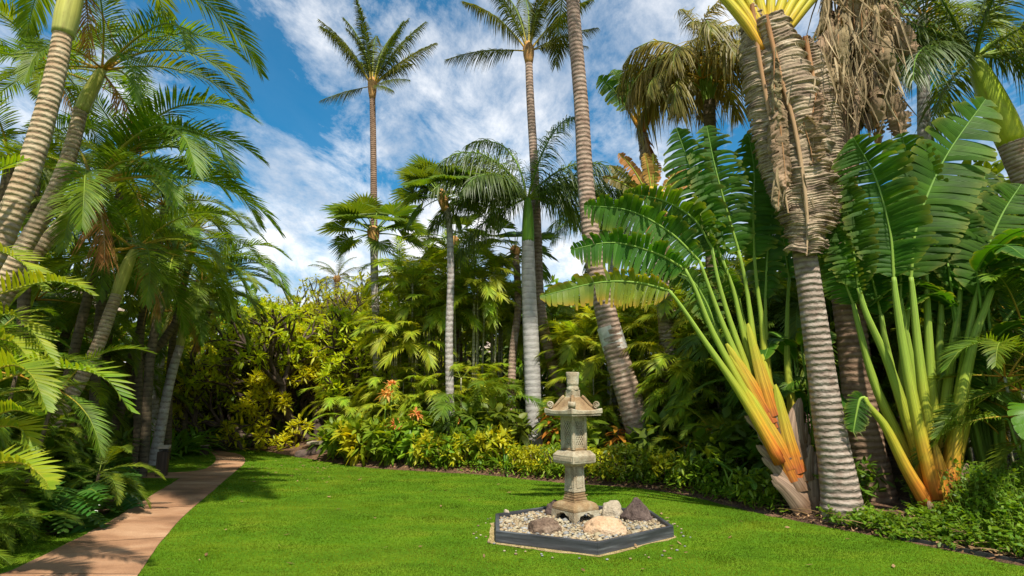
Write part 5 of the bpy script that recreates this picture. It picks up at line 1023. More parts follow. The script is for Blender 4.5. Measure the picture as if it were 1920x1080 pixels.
def traveller_far(name, label, top, foot, Y, n, R, spread, mats, pm, W, dead=0, plen=.45, seed=1):
    rnd = random.Random(seed); tp = P(*top, Y); ft = P(foot[0], foot[1], Y); base = np.array([ft[0], ft[1], gz(ft[0], ft[1])]); t = thing(name, label, 'traveller palm', base)
    trunk(t, np.array([base, (base + tp) / 2 + [.05, 0, 0], tp]), [.2, .17, .15], 'trunk_trav', base, 12, .1, .06)
    for i in range(n):
        a = rad(90 - spread + 2 * spread * i / (n - 1) + rnd.gauss(0, 3)); d = np.array([math.cos(a), rnd.gauss(0, .12), math.sin(a)]); r = R * rnd.uniform(.85, 1.1); mb = MB(); o = tp - base
        p1 = o + d * r * plen; tube(mb, spline([o, o + d * r * plen * .5, p1], 8), [.07, .06, .03], 6, 1); q = [p1 + d * r * (1 - plen) * f + np.array([math.cos(a) * .1, 0, -.35]) * r * .5 * f * f for f in (0, .35, .7, 1)]
        f = nrm(CAMP - tp); f = f + np.array([rnd.uniform(-.5, .5), 0, rnd.uniform(-.2, .4)]); paddle(mb, np.array(q), W, f, 14, .5, 14, .3, (0, 1), .02, 76); O('leaf', mb.mesh('leaf', [M[rnd.choice(mats)], M[pm]]), t)
    for i in range(dead):
        a = rad(rnd.uniform(-160, -20)); o = tp - base + np.array([0, -.1, 0]); d = np.array([math.cos(a) * .6, -.2, math.sin(a)]); L = R * rnd.uniform(.4, .7); mb = MB()
        paddle(mb, np.array([o, o + d * L * .4 + [0, 0, -.05], o + d * L * .75 + [0, 0, -.2], o + d * L + [0, 0, -.4]]), W * .6, nrm(CAMP - tp) + np.array([rnd.uniform(-.6, .6), 0, 0]), 12, .6, 5, .8, (0, 1), .02, 70, curlout=.8); O('dead_leaf', mb.mesh('dead_leaf', [M[rnd.choice(['dead', 'dead_orange'])], M['pet_brown']]), t)
    return t
traveller_far('traveller_palm', 'distant traveller palm with a dried yellow and orange fan between the trunks', (1225, 385), (1265, 850), 12.0, 9, 1.5, 52, ['dead_orange', 'olive', 'dead_orange'], 'fan_yellow', .32, 10, .3, 3)
traveller_far('traveller_palm', 'tall traveller palm with fresh paddle leaves against the sky, right of the stout coconut trunk', (1205, 252), (1290, 850), 14.0, 7, 2.3, 24, ['paddle', 'paddle_pale'], 'trav_pet', .7, 2, .35, 6)
def olive_palm():
    p = P(1330, 190, 12.5); b = np.array([P(1345, 850, 12.5)[0], 12.5, 0]); b[2] = gz(b[0], b[1]); t = thing('fishtail_palm', 'olive brown shaggy palm crown hanging left of the huge dead leaf', 'palm tree', b)
    trunk(t, np.array([b, (b + p) / 2, p]), [.2, .17, .14], 'stem_dark', b, 12, .1, .05); o = p - b
    rnd = random.Random(2)
    for du, dv, az in ((-110, -130, 170), (-60, -120, 190), (-90, -60, 200), (-30, -150, 150), (10, -110, 250), (40, -130, 20), (70, -80, 330), (-40, -70, 260), (30, -60, 290), (-70, -160, 120), (60, -170, 40), (-10, -190, 90)):
        at = P(1330 + du * .35, 190 + dv * .6, 12.5) - b; crown(t, at, 'olive', [(az, 40, .95), (az + 40, 10, .9), (az - 45, 25, .9), (az + 150, 60, .6)], 1.0, jit=15)
        mb = MB(); tube(mb, spline([o + [rnd.uniform(-.1, .1), 0, -.3], (o + at) / 2 + [rnd.uniform(-.1, .1), 0, 0], at], 8), [.035, .025, .02], 6); O('leaf_stalk', mb.mesh('leaf_stalk', [M['petiole']]), t)
olive_palm()
palm('foxtail_palm', 'palm with thick yellow-green crownshaft leaning in at the upper right', [(2080, 900), (2020, 640), (1962, 420), (1925, 330), (1898, 268)], (8.6, 8.6), [.24, .22, .21, .21, .205], 'trunk_tan', 'royal',
     [(170, 42, 1), (185, 2, .95), (150, 62, 1), (200, 22, 1), (210, 42, 1), (0, 22, 1), (20, 42, 1), (340, 2, .95), (300, 22, .9), (320, -22, .8), (240, 42, .9), (90, 62, 1), (60, 22, 1), (270, 62, .9), (195, 62, 1), (180, 20, 1)], .72,
     shaft=([(1900, 272), (1878, 225), (1858, 180), (1840, 140), (1828, 108)], [.205, .215, .19, .15, .09], 'crownshaft_yellow'), rings=.14, sides=20, ringamp=.03)
palm('areca_palm', 'bright feathery palm crown at the top right above the dead leaves', [(1750, 900), (1735, 400), (1730, 30)], (10.5, 10.5), [.14, .12, .11], 'trunk_grey', 'manila', auto(14, 70, -40, 200), .85)
palm('royal_palm', 'royal palm in the background between stout coconut trunk and dried fan', [(1150, 850), (1150, 600), (1150, 400)], (19, 19), [.22, .2, .18], 'trunk_royal', 'royal', auto(14, 78, -40, 40), .72)
# broad dark leaves at the right edge
def heliconia(label, u, off, spec, mat, seed, Y=None):
    rnd = random.Random(seed); b = hedge(u, off); t = thing('heliconia', label, 'plant', b)
    for i in range(spec[0]):
        a = rad(rnd.uniform(0, 360)); h = rnd.uniform(*spec[1]); out = rnd.uniform(.15, .6); d = np.array([math.cos(a), math.sin(a), 0]); L = rnd.uniform(.7, 1.2) * spec[2]; p1 = d * out * .5 + np.array([0, 0, h]); mb = MB(); tube(mb, spline([d * .08, d * .2 + [0, 0, h * .5], p1], 8), [.03, .022, .012], 6, 1)
        q = [p1, p1 + d * L * .35 + [0, 0, L * .22], p1 + d * L * .7 + [0, 0, L * .2], p1 + d * L + [0, 0, -L * .05]]; paddle(mb, np.array(q), spec[3], np.array([0, 0, 1.0]) + .3 * d, 12, .2, 15, .25, (0, 1), .012, 76); O('leaf', mb.mesh('leaf', [M[mat], M['petiole']]), t)
heliconia('broad dark paddle leaves crowding the right edge above eye level', 1890, 2.2, (26, (1.9, 3.3), 1.0, .42), 'paddle', 1)
heliconia('broad leaved plant behind the second traveller palm', 1850, 3.2, (14, (1.8, 3.2), 1.0, .42), 'paddle', 2)
heliconia('bright banana-like leaf plant low at the right edge', 1985, 1.7, (4, (.9, 1.4), 1.1, .34), 'paddle_pale', 3)
heliconia('small broad leaved plant between the two ringed trunks', 1505, .7, (7, (.2, .7), .6, .22), 'paddle_pale', 4)
heliconia('broad leaved plant in the shade behind the tall trunk', 1530, 1.6, (12, (1.0, 2.2), 1.0, .4), 'paddle', 5)
heliconia('low light green leafy plant left of the orange sheaths', 1395, .45, (10, (.12, .45), .45, .14), 'paddle_pale', 6)

# ------------------------------------------------------------------ trees behind
def branch_tree(name, label, base, trunks, spread, height, leafmat, nlev=4, leaf=.26, per=9, seed=1, flat=.65, bark='bark_dark', r0=.16, rosette=.16):
    rnd = random.Random(seed); t = thing(name, label, 'tree', base); mb = MB(); tips = []
    def grow(p, d, L, r, lev):
        q = p + d * L; m = (p + q) / 2 + np.array([rnd.gauss(0, .06), rnd.gauss(0, .06), rnd.gauss(0, .04)]) * L
        tube(mb, spline([p, m, q], 5), [r, r * .85, r * .72], 7 if lev < 2 else 5, cap=False)
        if lev >= nlev: tips.append(q); return
        if lev >= 2 and rnd.random() < .5: tips.append(q)
        for k in range(3 if lev < nlev - 1 else 3):
            a = rnd.uniform(0, 2 * PI); e = rnd.uniform(.35, .8); o = np.cross(d, [math.cos(a), math.sin(a), .2]); o = nrm(o); nd = nrm(d * math.cos(e) + o * math.sin(e) + np.array([0, 0, .12])); grow(q, nd, L * rnd.uniform(.66, .9), r * .68, lev + 1)
    for (dx, dy, dz) in trunks: grow(np.zeros(3) + [dx * .1, dy * .1, -.1], nrm([dx, dy, dz]), height * .26, r0, 0)
    tips = np.array(tips); 
    O('trunk', mb.mesh('trunk', [M[bark]], True), t)
    k = MB(); leaf_cloud(k, tips, per, rosette, leaf, 0, .7, 3.2, .25); O('crown', k.mesh('crown', [M[leafmat]], True), t); return t
b = P(596, 828, 18.0); branch_tree('plumeria_tree', 'spreading yellow-green frangipani with dark forked trunk beyond the lawn', (b[0], b[1], 0), [(-.8, 0, .8), (-.2, .3, 1), (.5, -.1, .9), (-.5, -.5, .8), (-1, -.3, .38), (.9, -.4, .42)], 3, 4.9, 'plumeria', 5, .20, 13, 3, r0=.2)
b = P(505, 830, 19.5); branch_tree('plumeria_tree', 'lower bright yellow-green tree left of the forked trunk, over the end of the path', (b[0], b[1], 0), [(-.6, 0, .8), (.6, -.2, .8), (0, .4, 1), (-.7, -.6, .35), (.5, -.8, .4)], 3, 4.4, 'plumeria', 5, .20, 12, 5)
b = P(655, 830, 21.0); branch_tree('plumeria_tree', 'greener sparse twiggy tree rising behind the forked trunk', (b[0], b[1], 0), [(-.4, 0, 1), (.5, .2, 1), (0, -.3, 1)], 3, 6.0, 'plumeria_green', 5, .20, 10, 9)
b = P(560, 830, 24.0); branch_tree('plumeria_tree', 'background twiggy tree showing between frangipani and sky', (b[0], b[1], 0), [(-.5, 0, 1), (.5, .2, 1), (0, -.3, 1)], 3, 6.4, 'plumeria_green', 5, .20, 10, 12)
mb = MB(); b = P(488, 800, 21.0); tube(mb, spline([(b[0] - .08, b[1], -.1), (b[0], b[1], 1.2), (b[0] + .1, b[1], 2.4)], 10), [.13, .11, .09], 10); pale = O('pale_trunk', mb.mesh('pale_trunk', [M['trunk_grey']])); tag(pale, 'short pale bare trunk standing behind the bright strappy plants', 'tree trunk')

# broadleaf background trees (three crowns shared)
CROWNS = []
for s in range(3):
    k = MB(); leaf_cloud(k, ellipsoid_pts(300, (1.9, 1.7, 1.9), .35), 11, .34, .28, 0, .4, 2.4, .3); CROWNS.append(k)
def bg_tree(label, x, y, h, s, mat, seed):
    t = thing('broadleaf_tree', label, 'tree', (x, y, gz(x, y) if x > -8 else 0), 'trees closing the garden'); mb = MB(); tube(mb, spline([(0, 0, -.1), (.1, 0, h * .4), (0, .1, h)], 6), [.18, .14, .1], 7); O('trunk', mb.mesh('trunk', [M['bark_dark']]), t)
    key = (seed % 3, mat)
    if key not in BGM: BGM[key] = CROWNS[seed % 3].mesh('crown', [M[mat]])
    O('crown', BGM[key], t, (0, 0, h), (0, 0, seed * 1.3), (s, s, s * 1.05))
BGM = {}
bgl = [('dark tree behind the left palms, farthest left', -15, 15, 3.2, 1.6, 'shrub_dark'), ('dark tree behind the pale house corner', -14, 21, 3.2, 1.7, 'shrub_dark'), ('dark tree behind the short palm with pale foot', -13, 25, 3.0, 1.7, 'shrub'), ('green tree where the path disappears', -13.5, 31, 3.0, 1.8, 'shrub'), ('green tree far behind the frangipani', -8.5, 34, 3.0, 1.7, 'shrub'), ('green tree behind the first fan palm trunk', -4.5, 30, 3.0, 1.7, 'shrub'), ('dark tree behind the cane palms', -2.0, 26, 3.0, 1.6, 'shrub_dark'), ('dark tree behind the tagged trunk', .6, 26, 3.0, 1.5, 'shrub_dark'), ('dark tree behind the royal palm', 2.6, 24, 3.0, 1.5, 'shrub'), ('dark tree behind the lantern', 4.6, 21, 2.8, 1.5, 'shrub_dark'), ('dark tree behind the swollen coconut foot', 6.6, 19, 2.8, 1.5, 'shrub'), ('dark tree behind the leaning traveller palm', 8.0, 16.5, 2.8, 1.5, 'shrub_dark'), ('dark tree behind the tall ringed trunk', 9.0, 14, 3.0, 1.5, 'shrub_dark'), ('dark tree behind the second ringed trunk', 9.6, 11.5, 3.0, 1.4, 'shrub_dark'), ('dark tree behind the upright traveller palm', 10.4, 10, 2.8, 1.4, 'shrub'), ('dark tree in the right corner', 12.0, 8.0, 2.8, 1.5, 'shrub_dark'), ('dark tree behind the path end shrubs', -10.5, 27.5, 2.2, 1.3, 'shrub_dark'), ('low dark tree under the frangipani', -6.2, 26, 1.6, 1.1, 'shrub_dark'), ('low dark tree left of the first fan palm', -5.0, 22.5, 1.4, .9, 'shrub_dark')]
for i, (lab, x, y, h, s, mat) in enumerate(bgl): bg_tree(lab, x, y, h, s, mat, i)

# ------------------------------------------------------------------ houses glimpsed through the leaves
def house(label, x, y, w, d, h, rot):
    t = thing('house', label, 'house', (x, y, 0), None, rot); mb = MB(); box(mb, (0, 0, h / 2), (w, d, h)); O('wall', mb.mesh('wall', [M['wall']], False), t)
    mb = MB(); e = .5; V = [(-w / 2 - e, -d / 2 - e, h), (w / 2 + e, -d / 2 - e, h), (w / 2 + e, d / 2 + e, h), (-w / 2 - e, d / 2 + e, h), (-w / 4, 0, h + 1.5), (w / 4, 0, h + 1.5)]
    mb.add(V, [(0, 1, 5, 4), (1, 2, 5), (2, 3, 4, 5), (3, 0, 4), (3, 2, 1, 0)]); O('roof', mb.mesh('roof', [M['roof']], False), t)
    for k in (-1, 1):
        mb = MB(); box(mb, (k * w * .24, -d / 2 - .01, h * .6), (1.3, .08, 1.2)); f = O('window', mb.mesh('window', [M['white']], False), t); mb = MB(); box(mb, (k * w * .24, -d / 2 - .055, h * .6), (1.1, .03, 1.0)); O('pane', mb.mesh('pane', [M['glass']], False), f)
house('buff plastered house half hidden by the palms on the left', -17.5, 17.0, 7, 5, 4.3, rad(-20))
house('low house with pale roof showing between the fan palm trunks', -1.2, 33, 9, 5, 3.4, rad(4))

# ------------------------------------------------------------------ low planting
SH = {}
def shrub_mesh(kind, j):
    key = (kind, j)
    if key in SH: return SH[key]
    k = MB()
    if kind == 'leafy': leaf_cloud(k, ellipsoid_pts(60, (.42, .42, .30), .3) + [0, 0, .34], 9, .13, .13, 0, .6, 2.4, .3)
    if kind == 'fine': leaf_cloud(k, ellipsoid_pts(80, (.4, .4, .24), .3) + [0, 0, .24], 10, .10, .075, 0, .6, 2.4, .2)
    if kind == 'big': leaf_cloud(k, ellipsoid_pts(34, (.45, .45, .34), .3) + [0, 0, .42], 8, .2, .26, 0, .5, 2.6, .35)
    SH[key] = k; return k
SHM = {}
def shrub(label, base, kind, mat, s=1.0, j=0, group=None, name='shrub'):
    t = thing(name, label, 'shrub', base, group, random.uniform(0, 6), s); key = (kind, mat, j)
    if key not in SHM: SHM[key] = shrub_mesh(kind, j).mesh('foliage', [M[mat]])
    O('foliage', SHM[key], t)
    if 'st' not in SHM:
        mb = MB()
        for a in range(6): tube(mb, [(.03 * math.cos(a), .03 * math.sin(a), -.05), (.22 * math.cos(a), .22 * math.sin(a), .35)], [.012, .006], 5)
        SHM['st'] = mb.mesh('stem', [M['bark_dark']])
    O('stem', SHM['st'], t); return t
def strap(label, base, n, L, W, mat, elev=(35, 85), bend=70, group=None, name='strap_plant', cat='plant', seed=0):
    t = thing(name, label, cat, base, group)
    rnd = random.Random(seed)
    for j in range(n):
        a = rnd.uniform(0, 2 * PI); key = (mat, round(L, 2), round(W, 3), j % 6)
        if key not in SHM:
            e = elev[0] + (elev[1] - elev[0]) * (j % 6) / 5; p = spline(arc(L * random.uniform(.85, 1.15), e, bend, 6), 9); T = tangents(p); mb = MB(); S = np.tile([0, 1.0, 0], (9, 1)); w = W * np.array([.6, .8, .95, 1, 1, .9, .7, .4, .03]) * .5; Nn = np.cross(S, T) * -1
            V = np.concatenate([np.stack([p[i] - S[i] * w[i] + [0, 0, w[i] * .5], p[i], p[i] + S[i] * w[i] + [0, 0, w[i] * .5]]) for i in range(9)]); F = [(i * 3 + q, i * 3 + q + 1, i * 3 + q + 4, i * 3 + q + 3) for i in range(8) for q in range(2)]; UV = np.concatenate([[(0, i / 8), (.5, i / 8), (1, i / 8)] for i in range(9)])
            mb.add(V, F, 0, UV); SHM[key] = mb.mesh('blade', [M[mat]])
        O('blade', SHM[key], t, (.06 * math.cos(a), .06 * math.sin(a), 0), (0, 0, a), rnd.uniform(.8, 1.15))
    return t
FRONT = [(632, .45, 'big', 'shrub', 1.2, 'dark leafy shrub at the far corner of the border beside the stone bench'), (652, .7, 'big', 'shrub', 1.15, 'leafy shrub left of the first fan palm foot'), (668, .5, 'big', 'shrub_lime', 1.1, 'lime leaved shrub in the far corner of the border'), (690, .7, 'big', 'shrub', 1.2, 'tall leafy shrub in front of the first fan palm foot'), (725, .6, 'big', 'shrub', 1.15, 'dark glossy shrub right of the first fan palm foot'), (755, .5, 'big', 'shrub', 1.05, 'dark glossy shrub left of the bare soil gap'), (808, .45, 'leafy', 'shrub_lime', 1.1, 'low lime shrub right of the bare soil gap'), (832, .4, 'leafy', 'shrub', 1.1, 'low green shrub at the foot of the slender speckled trunk'), (862, .5, 'leafy', 'shrub_lime', 1.0, 'low lime shrub just right of the slender speckled trunk'), (890, .8, 'leafy', 'shrub', 1.3, 'green shrub midway between slender trunk and tagged trunk'),
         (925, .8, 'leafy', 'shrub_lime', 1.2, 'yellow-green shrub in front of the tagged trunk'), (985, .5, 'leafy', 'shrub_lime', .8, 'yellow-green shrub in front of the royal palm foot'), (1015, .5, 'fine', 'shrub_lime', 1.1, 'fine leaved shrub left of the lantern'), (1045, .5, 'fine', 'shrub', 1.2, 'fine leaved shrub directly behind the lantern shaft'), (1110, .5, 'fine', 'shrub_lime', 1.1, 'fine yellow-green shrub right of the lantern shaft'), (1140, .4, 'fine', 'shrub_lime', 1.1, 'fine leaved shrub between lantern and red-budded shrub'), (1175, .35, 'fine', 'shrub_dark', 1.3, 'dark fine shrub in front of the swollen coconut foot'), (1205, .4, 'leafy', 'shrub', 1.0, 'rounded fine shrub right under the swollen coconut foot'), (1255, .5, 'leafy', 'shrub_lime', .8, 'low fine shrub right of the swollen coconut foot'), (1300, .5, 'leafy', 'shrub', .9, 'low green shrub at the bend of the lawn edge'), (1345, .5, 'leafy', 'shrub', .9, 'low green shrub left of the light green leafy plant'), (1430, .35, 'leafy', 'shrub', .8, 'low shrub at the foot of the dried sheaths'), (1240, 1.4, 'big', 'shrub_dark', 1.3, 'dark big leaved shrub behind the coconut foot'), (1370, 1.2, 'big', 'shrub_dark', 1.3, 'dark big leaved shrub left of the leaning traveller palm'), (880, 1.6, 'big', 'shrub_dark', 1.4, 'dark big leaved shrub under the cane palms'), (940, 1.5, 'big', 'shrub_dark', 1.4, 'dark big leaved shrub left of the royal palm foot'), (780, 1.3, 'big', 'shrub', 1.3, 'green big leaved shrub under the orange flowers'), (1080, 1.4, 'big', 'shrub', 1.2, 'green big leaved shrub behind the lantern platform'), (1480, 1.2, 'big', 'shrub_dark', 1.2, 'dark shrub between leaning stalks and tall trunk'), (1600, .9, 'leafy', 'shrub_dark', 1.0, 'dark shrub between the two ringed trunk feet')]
for i, (u, off, kind, mat, s, lab) in enumerate(FRONT): shrub(lab, hedge(u, off), kind, mat, s, i % 2, 'shrubs along the lawn edge')
strap('spidery bright green strap plant at the lawn edge left of the lantern', hedge(948, .45), 22, .75, .045, 'strap', group='strap plants in the border', seed=1)
strap('yellow strap plant right behind the lantern platform', hedge(1120, .8), 16, .6, .05, 'shrub_lime', group='strap plants in the border', seed=2)
strap('dry orange-tipped strap plant right of the lantern', hedge(1150, .6), 12, .6, .04, 'dead_orange', group='strap plants in the border', seed=3)
strap('tuft of narrow green blades right of the swollen coconut foot', hedge(1290, .7), 16, .8, .035, 'strap', group='strap plants in the border', seed=4)
strap('short yellow-green strap tuft in front of the royal palm', hedge(1000, .4), 16, .45, .04, 'shrub_lime', group='strap plants in the border', seed=5)
for i, (u, v, L, n, lab) in enumerate([(272, 862, 1.1, 22, 'big dark strappy lily left of the pale palm foot'), (250, 868, .9, 18, 'strappy lily at the left end of the far bed'), (318, 856, 1.3, 26, 'big strappy lily right of the pale palm foot'), (345, 852, 1.1, 20, 'strappy lily above the path light'), (366, 848, 1.0, 18, 'strappy lily beside the second path light')]):
    strap(lab, (*G0(u, v)[:2], 0), n, L, .10, 'strap', (25, 80), 75, 'strappy lilies beside the path', seed=10 + i)
for i, (u, v, L, n, lab) in enumerate([(452, 834, 1.3, 26, 'bright green strappy plant left in the far bed beyond the path'), (485, 834, 1.4, 30, 'largest bright green strappy plant in front of the pale trunk'), (515, 836, 1.1, 22, 'bright green strappy plant right of the pale trunk')]):
    p = P(u, v, 18.2 if i != 1 else 18.6); strap(lab, (p[0], p[1], 0), n, L, .11, 'areca_bright', (35, 82), 65, 'bright strappy plants beyond the path', seed=20 + i)
def cordyline(label, base, mat, h=1.0, n=26, name='cordyline'):
    t = thing(name, label, 'plant', base); mb = MB(); tube(mb, [(0, 0, -.05), (.03, 0, h)], [.02, .015], 6); O('stem', mb.mesh('stem', [M['bark_dark']]), t)
    for j in range(n):
        z = h * (.25 + .75 * j / n); a = j * 2.4; key = ('cord', mat, j % 3)
        if key not in SHM:
            k = MB(); L = .34; strips(k, np.zeros((1, 3)), np.array([[math.cos(rad(35 - 20 * (j % 3))), 0, math.sin(rad(35 - 20 * (j % 3)))]]), np.array([[0, 1.0, 0]]), np.array([L]), np.array([.10]), np.array([.35]), 0, 3, .3, [.3, 1, .8, 0]); SHM[key] = k.mesh('leaf', [M[mat]])
        O('leaf', SHM[key], t, (.02, 0, z), (0, 0, a), random.uniform(.8, 1.2))
for i, (u, v, Y, s_, lab) in enumerate([(455, 815, 19.6, 1.9, 'lime bush behind the bright strappy plants, left'), (500, 815, 20.2, 2.1, 'lime bush behind the bright strappy plants, middle'), (545, 820, 19.0, 1.7, 'lime bush left of the frangipani foot'), (640, 815, 19.2, 1.8, 'lime bush right of the frangipani foot'), (580, 800, 21.5, 2.3, 'lime bush seen through the forked trunk')]):
    p = P(u, v, Y); shrub(lab, (p[0], p[1], 0), 'big', 'shrub_lime' if i % 2 else 'shrub', s_, i % 2, 'bushes around the frangipani')
cordyline('dark red leaved cordyline at the end of the path', (*P(425, 838, 18.5)[:2], 0), 'red', 1.4, 34)
cordyline('second dark red cordyline behind the first', (*P(436, 838, 19.3)[:2], 0), 'red', 1.2, 30)
cordyline('orange and maroon croton right of the royal palm foot', hedge(1036, 1.2), 'croton', 1.15, 44, 'croton')
cordyline('yellow and orange croton right of the lantern platform', hedge(1160, 1.3), 'croton', .7, 30, 'croton')
cordyline('small red plant under the frangipani', (*P(540, 835, 19.5)[:2], 0), 'red', .8, 20)
cordyline('red plant at the frangipani foot', (*P(610, 820, 19.2)[:2], 0), 'croton', 1.1, 24, 'croton')
def bromeliad(label, u, v, Y, s):
    c = P(u, v, Y); b = np.array([c[0], c[1], gz(c[0], c[1])]); t = thing('bromeliad', label, 'flower', b); h = c[2] - b[2]; mb = MB(); tube(mb, [(0, 0, 0), (0, 0, h)], [.02, .012], 6); O('stem', mb.mesh('stem', [M['petiole']]), t)
    k = MB(); leaf_cloud(k, [(0, 0, h)] * 3 + [(.08, 0, h - .04), (-.08, 0, h - .03)], 9, .09 * s, .14 * s, 0, .5, 3.0, .4); O('flower_head', k.mesh('flower_head', [M['flower']]), t)
    k = MB(); leaf_cloud(k, [(0, 0, h * .5), (0, 0, h * .75)], 9, .1, .4, 0, .8, 6, .5); O('foliage', k.mesh('foliage', [M['macarthur']]), t)
for lab, u, v, Y, s in [('orange flower spray highest beside the first fan palm trunk', 735, 720, 13.5, 1), ('orange flower spray just left and below the highest one', 724, 737, 13.3, 1.1), ('orange flower spray low over the glossy shrubs', 741, 796, 13.2, 1.1), ('yellow-orange flower spray midway to the slender trunk', 778, 775, 13.3, 1.1), ('orange flower spray right of the slender trunk', 861, 790, 13.2, .9)]: bromeliad(lab, u, v, Y, s)
# philodendrons with lobed leaves at the path edge
def lobed_mesh():
    mb = MB(); n = 7; L = .34
    p = np.array([[L * i / 12, 0, .03 * math.sin(i / 12 * PI) - .12 * (i / 12) ** 2 * L * 3] for i in range(13)]); tube(mb, p, [.006, .002], 5, 1, cap=False)
    for sd in (-1, 1):
        for i in range(n):
            t = (i + .5) / n; b = np.array([[L * t, 0, .03 * math.sin(t * PI) - .36 * L * t * t]]); a = rad(115 - 85 * t); d = np.array([[math.cos(a), sd * math.sin(a), .12]]); d = nrm(d); ln = .20 * math.sin(PI * (.25 + .62 * t)) ; w = nrm(np.cross(d, [[0, 0, 1.0]]))
            strips(mb, b, d, w, np.array([ln]), np.array([.062]), np.array([.25]), 0, 3, .2, [1.0, .95, .85, 0])
    return mb
LOB = lobed_mesh().mesh('leaf', [M['philo'], M['petiole']])
def philodendron(label, base, n, s, seed):
    rnd = random.Random(seed); t = thing('philodendron', label, 'plant', base, 'lobed philodendrons along the path')
    for j in range(n):
        a = rnd.uniform(0, 2 * PI); r = rnd.uniform(.05, .42) * s; h = rnd.uniform(.12, .55) * s; e = np.array([r * math.cos(a), r * math.sin(a), h]); mb = MB() if j < 1 else None
        lf = O('leaf', LOB, t, e, (rnd.gauss(0, .2), rnd.gauss(.15, .25), a), rnd.uniform(.7, 1.1) * s)
    mb = MB()
    for j in range(8): a = j * .8; tube(mb, spline([(0, 0, -.03), (.1 * s * math.cos(a), .1 * s * math.sin(a), .2 * s), (.3 * s * math.cos(a), .3 * s * math.sin(a), .4 * s)], 5), [.012, .008], 5)
    O('stem', mb.mesh('stem', [M['petiole']]), t)
for i, (u, v, n, s, lab) in enumerate([(125, 992, 26, .95, 'light green lobed philodendron nearest the lawn strip by the path'), (160, 972, 26, .95, 'lobed philodendron midway along the path edge'), (190, 950, 24, .95, 'lobed philodendron hanging over the path edge'), (215, 915, 22, .9, 'lobed philodendron at the corner by the small lawn'), (60, 985, 20, .9, 'shaded lobed philodendron at the left edge'), (20, 1000, 18, .8, 'shaded philodendron cut by the left edge')]):
    p = G0(u, v); philodendron(lab, (p[0], p[1], 0), n, s, i)
for i, (u, v, lab) in enumerate([(30, 960, 'dark filler shrub low at the left edge'), (100, 950, 'dark filler shrub behind the lobed leaves'), (180, 905, 'dark shrub at the back of the left bed'), (-60, 940, 'dark shrub beyond the left edge')]):
    p = G0(u, v); shrub(lab, (p[0], p[1], 0), 'big', 'shrub_dark', 1.2, i % 2, 'dark shrubs in the left bed')
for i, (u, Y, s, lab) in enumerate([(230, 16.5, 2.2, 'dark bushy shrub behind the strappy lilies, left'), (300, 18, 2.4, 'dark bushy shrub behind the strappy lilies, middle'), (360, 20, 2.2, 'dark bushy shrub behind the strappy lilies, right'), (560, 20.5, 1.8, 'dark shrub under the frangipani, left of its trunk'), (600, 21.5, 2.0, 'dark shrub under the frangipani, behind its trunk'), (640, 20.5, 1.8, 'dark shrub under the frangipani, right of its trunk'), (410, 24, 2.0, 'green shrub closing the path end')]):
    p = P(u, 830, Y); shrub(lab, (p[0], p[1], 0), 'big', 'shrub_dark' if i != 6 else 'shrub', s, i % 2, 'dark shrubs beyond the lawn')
for i, (u, v) in enumerate([(412, 840), (450, 842)]):
    p = G0(u, v); shrub(['low clipped green shrub at the path bend', 'low green shrub below the bright strappy plants'][i], (p[0], p[1], 0), 'fine', 'shrub', .9, 0, 'low shrubs at the path bend')

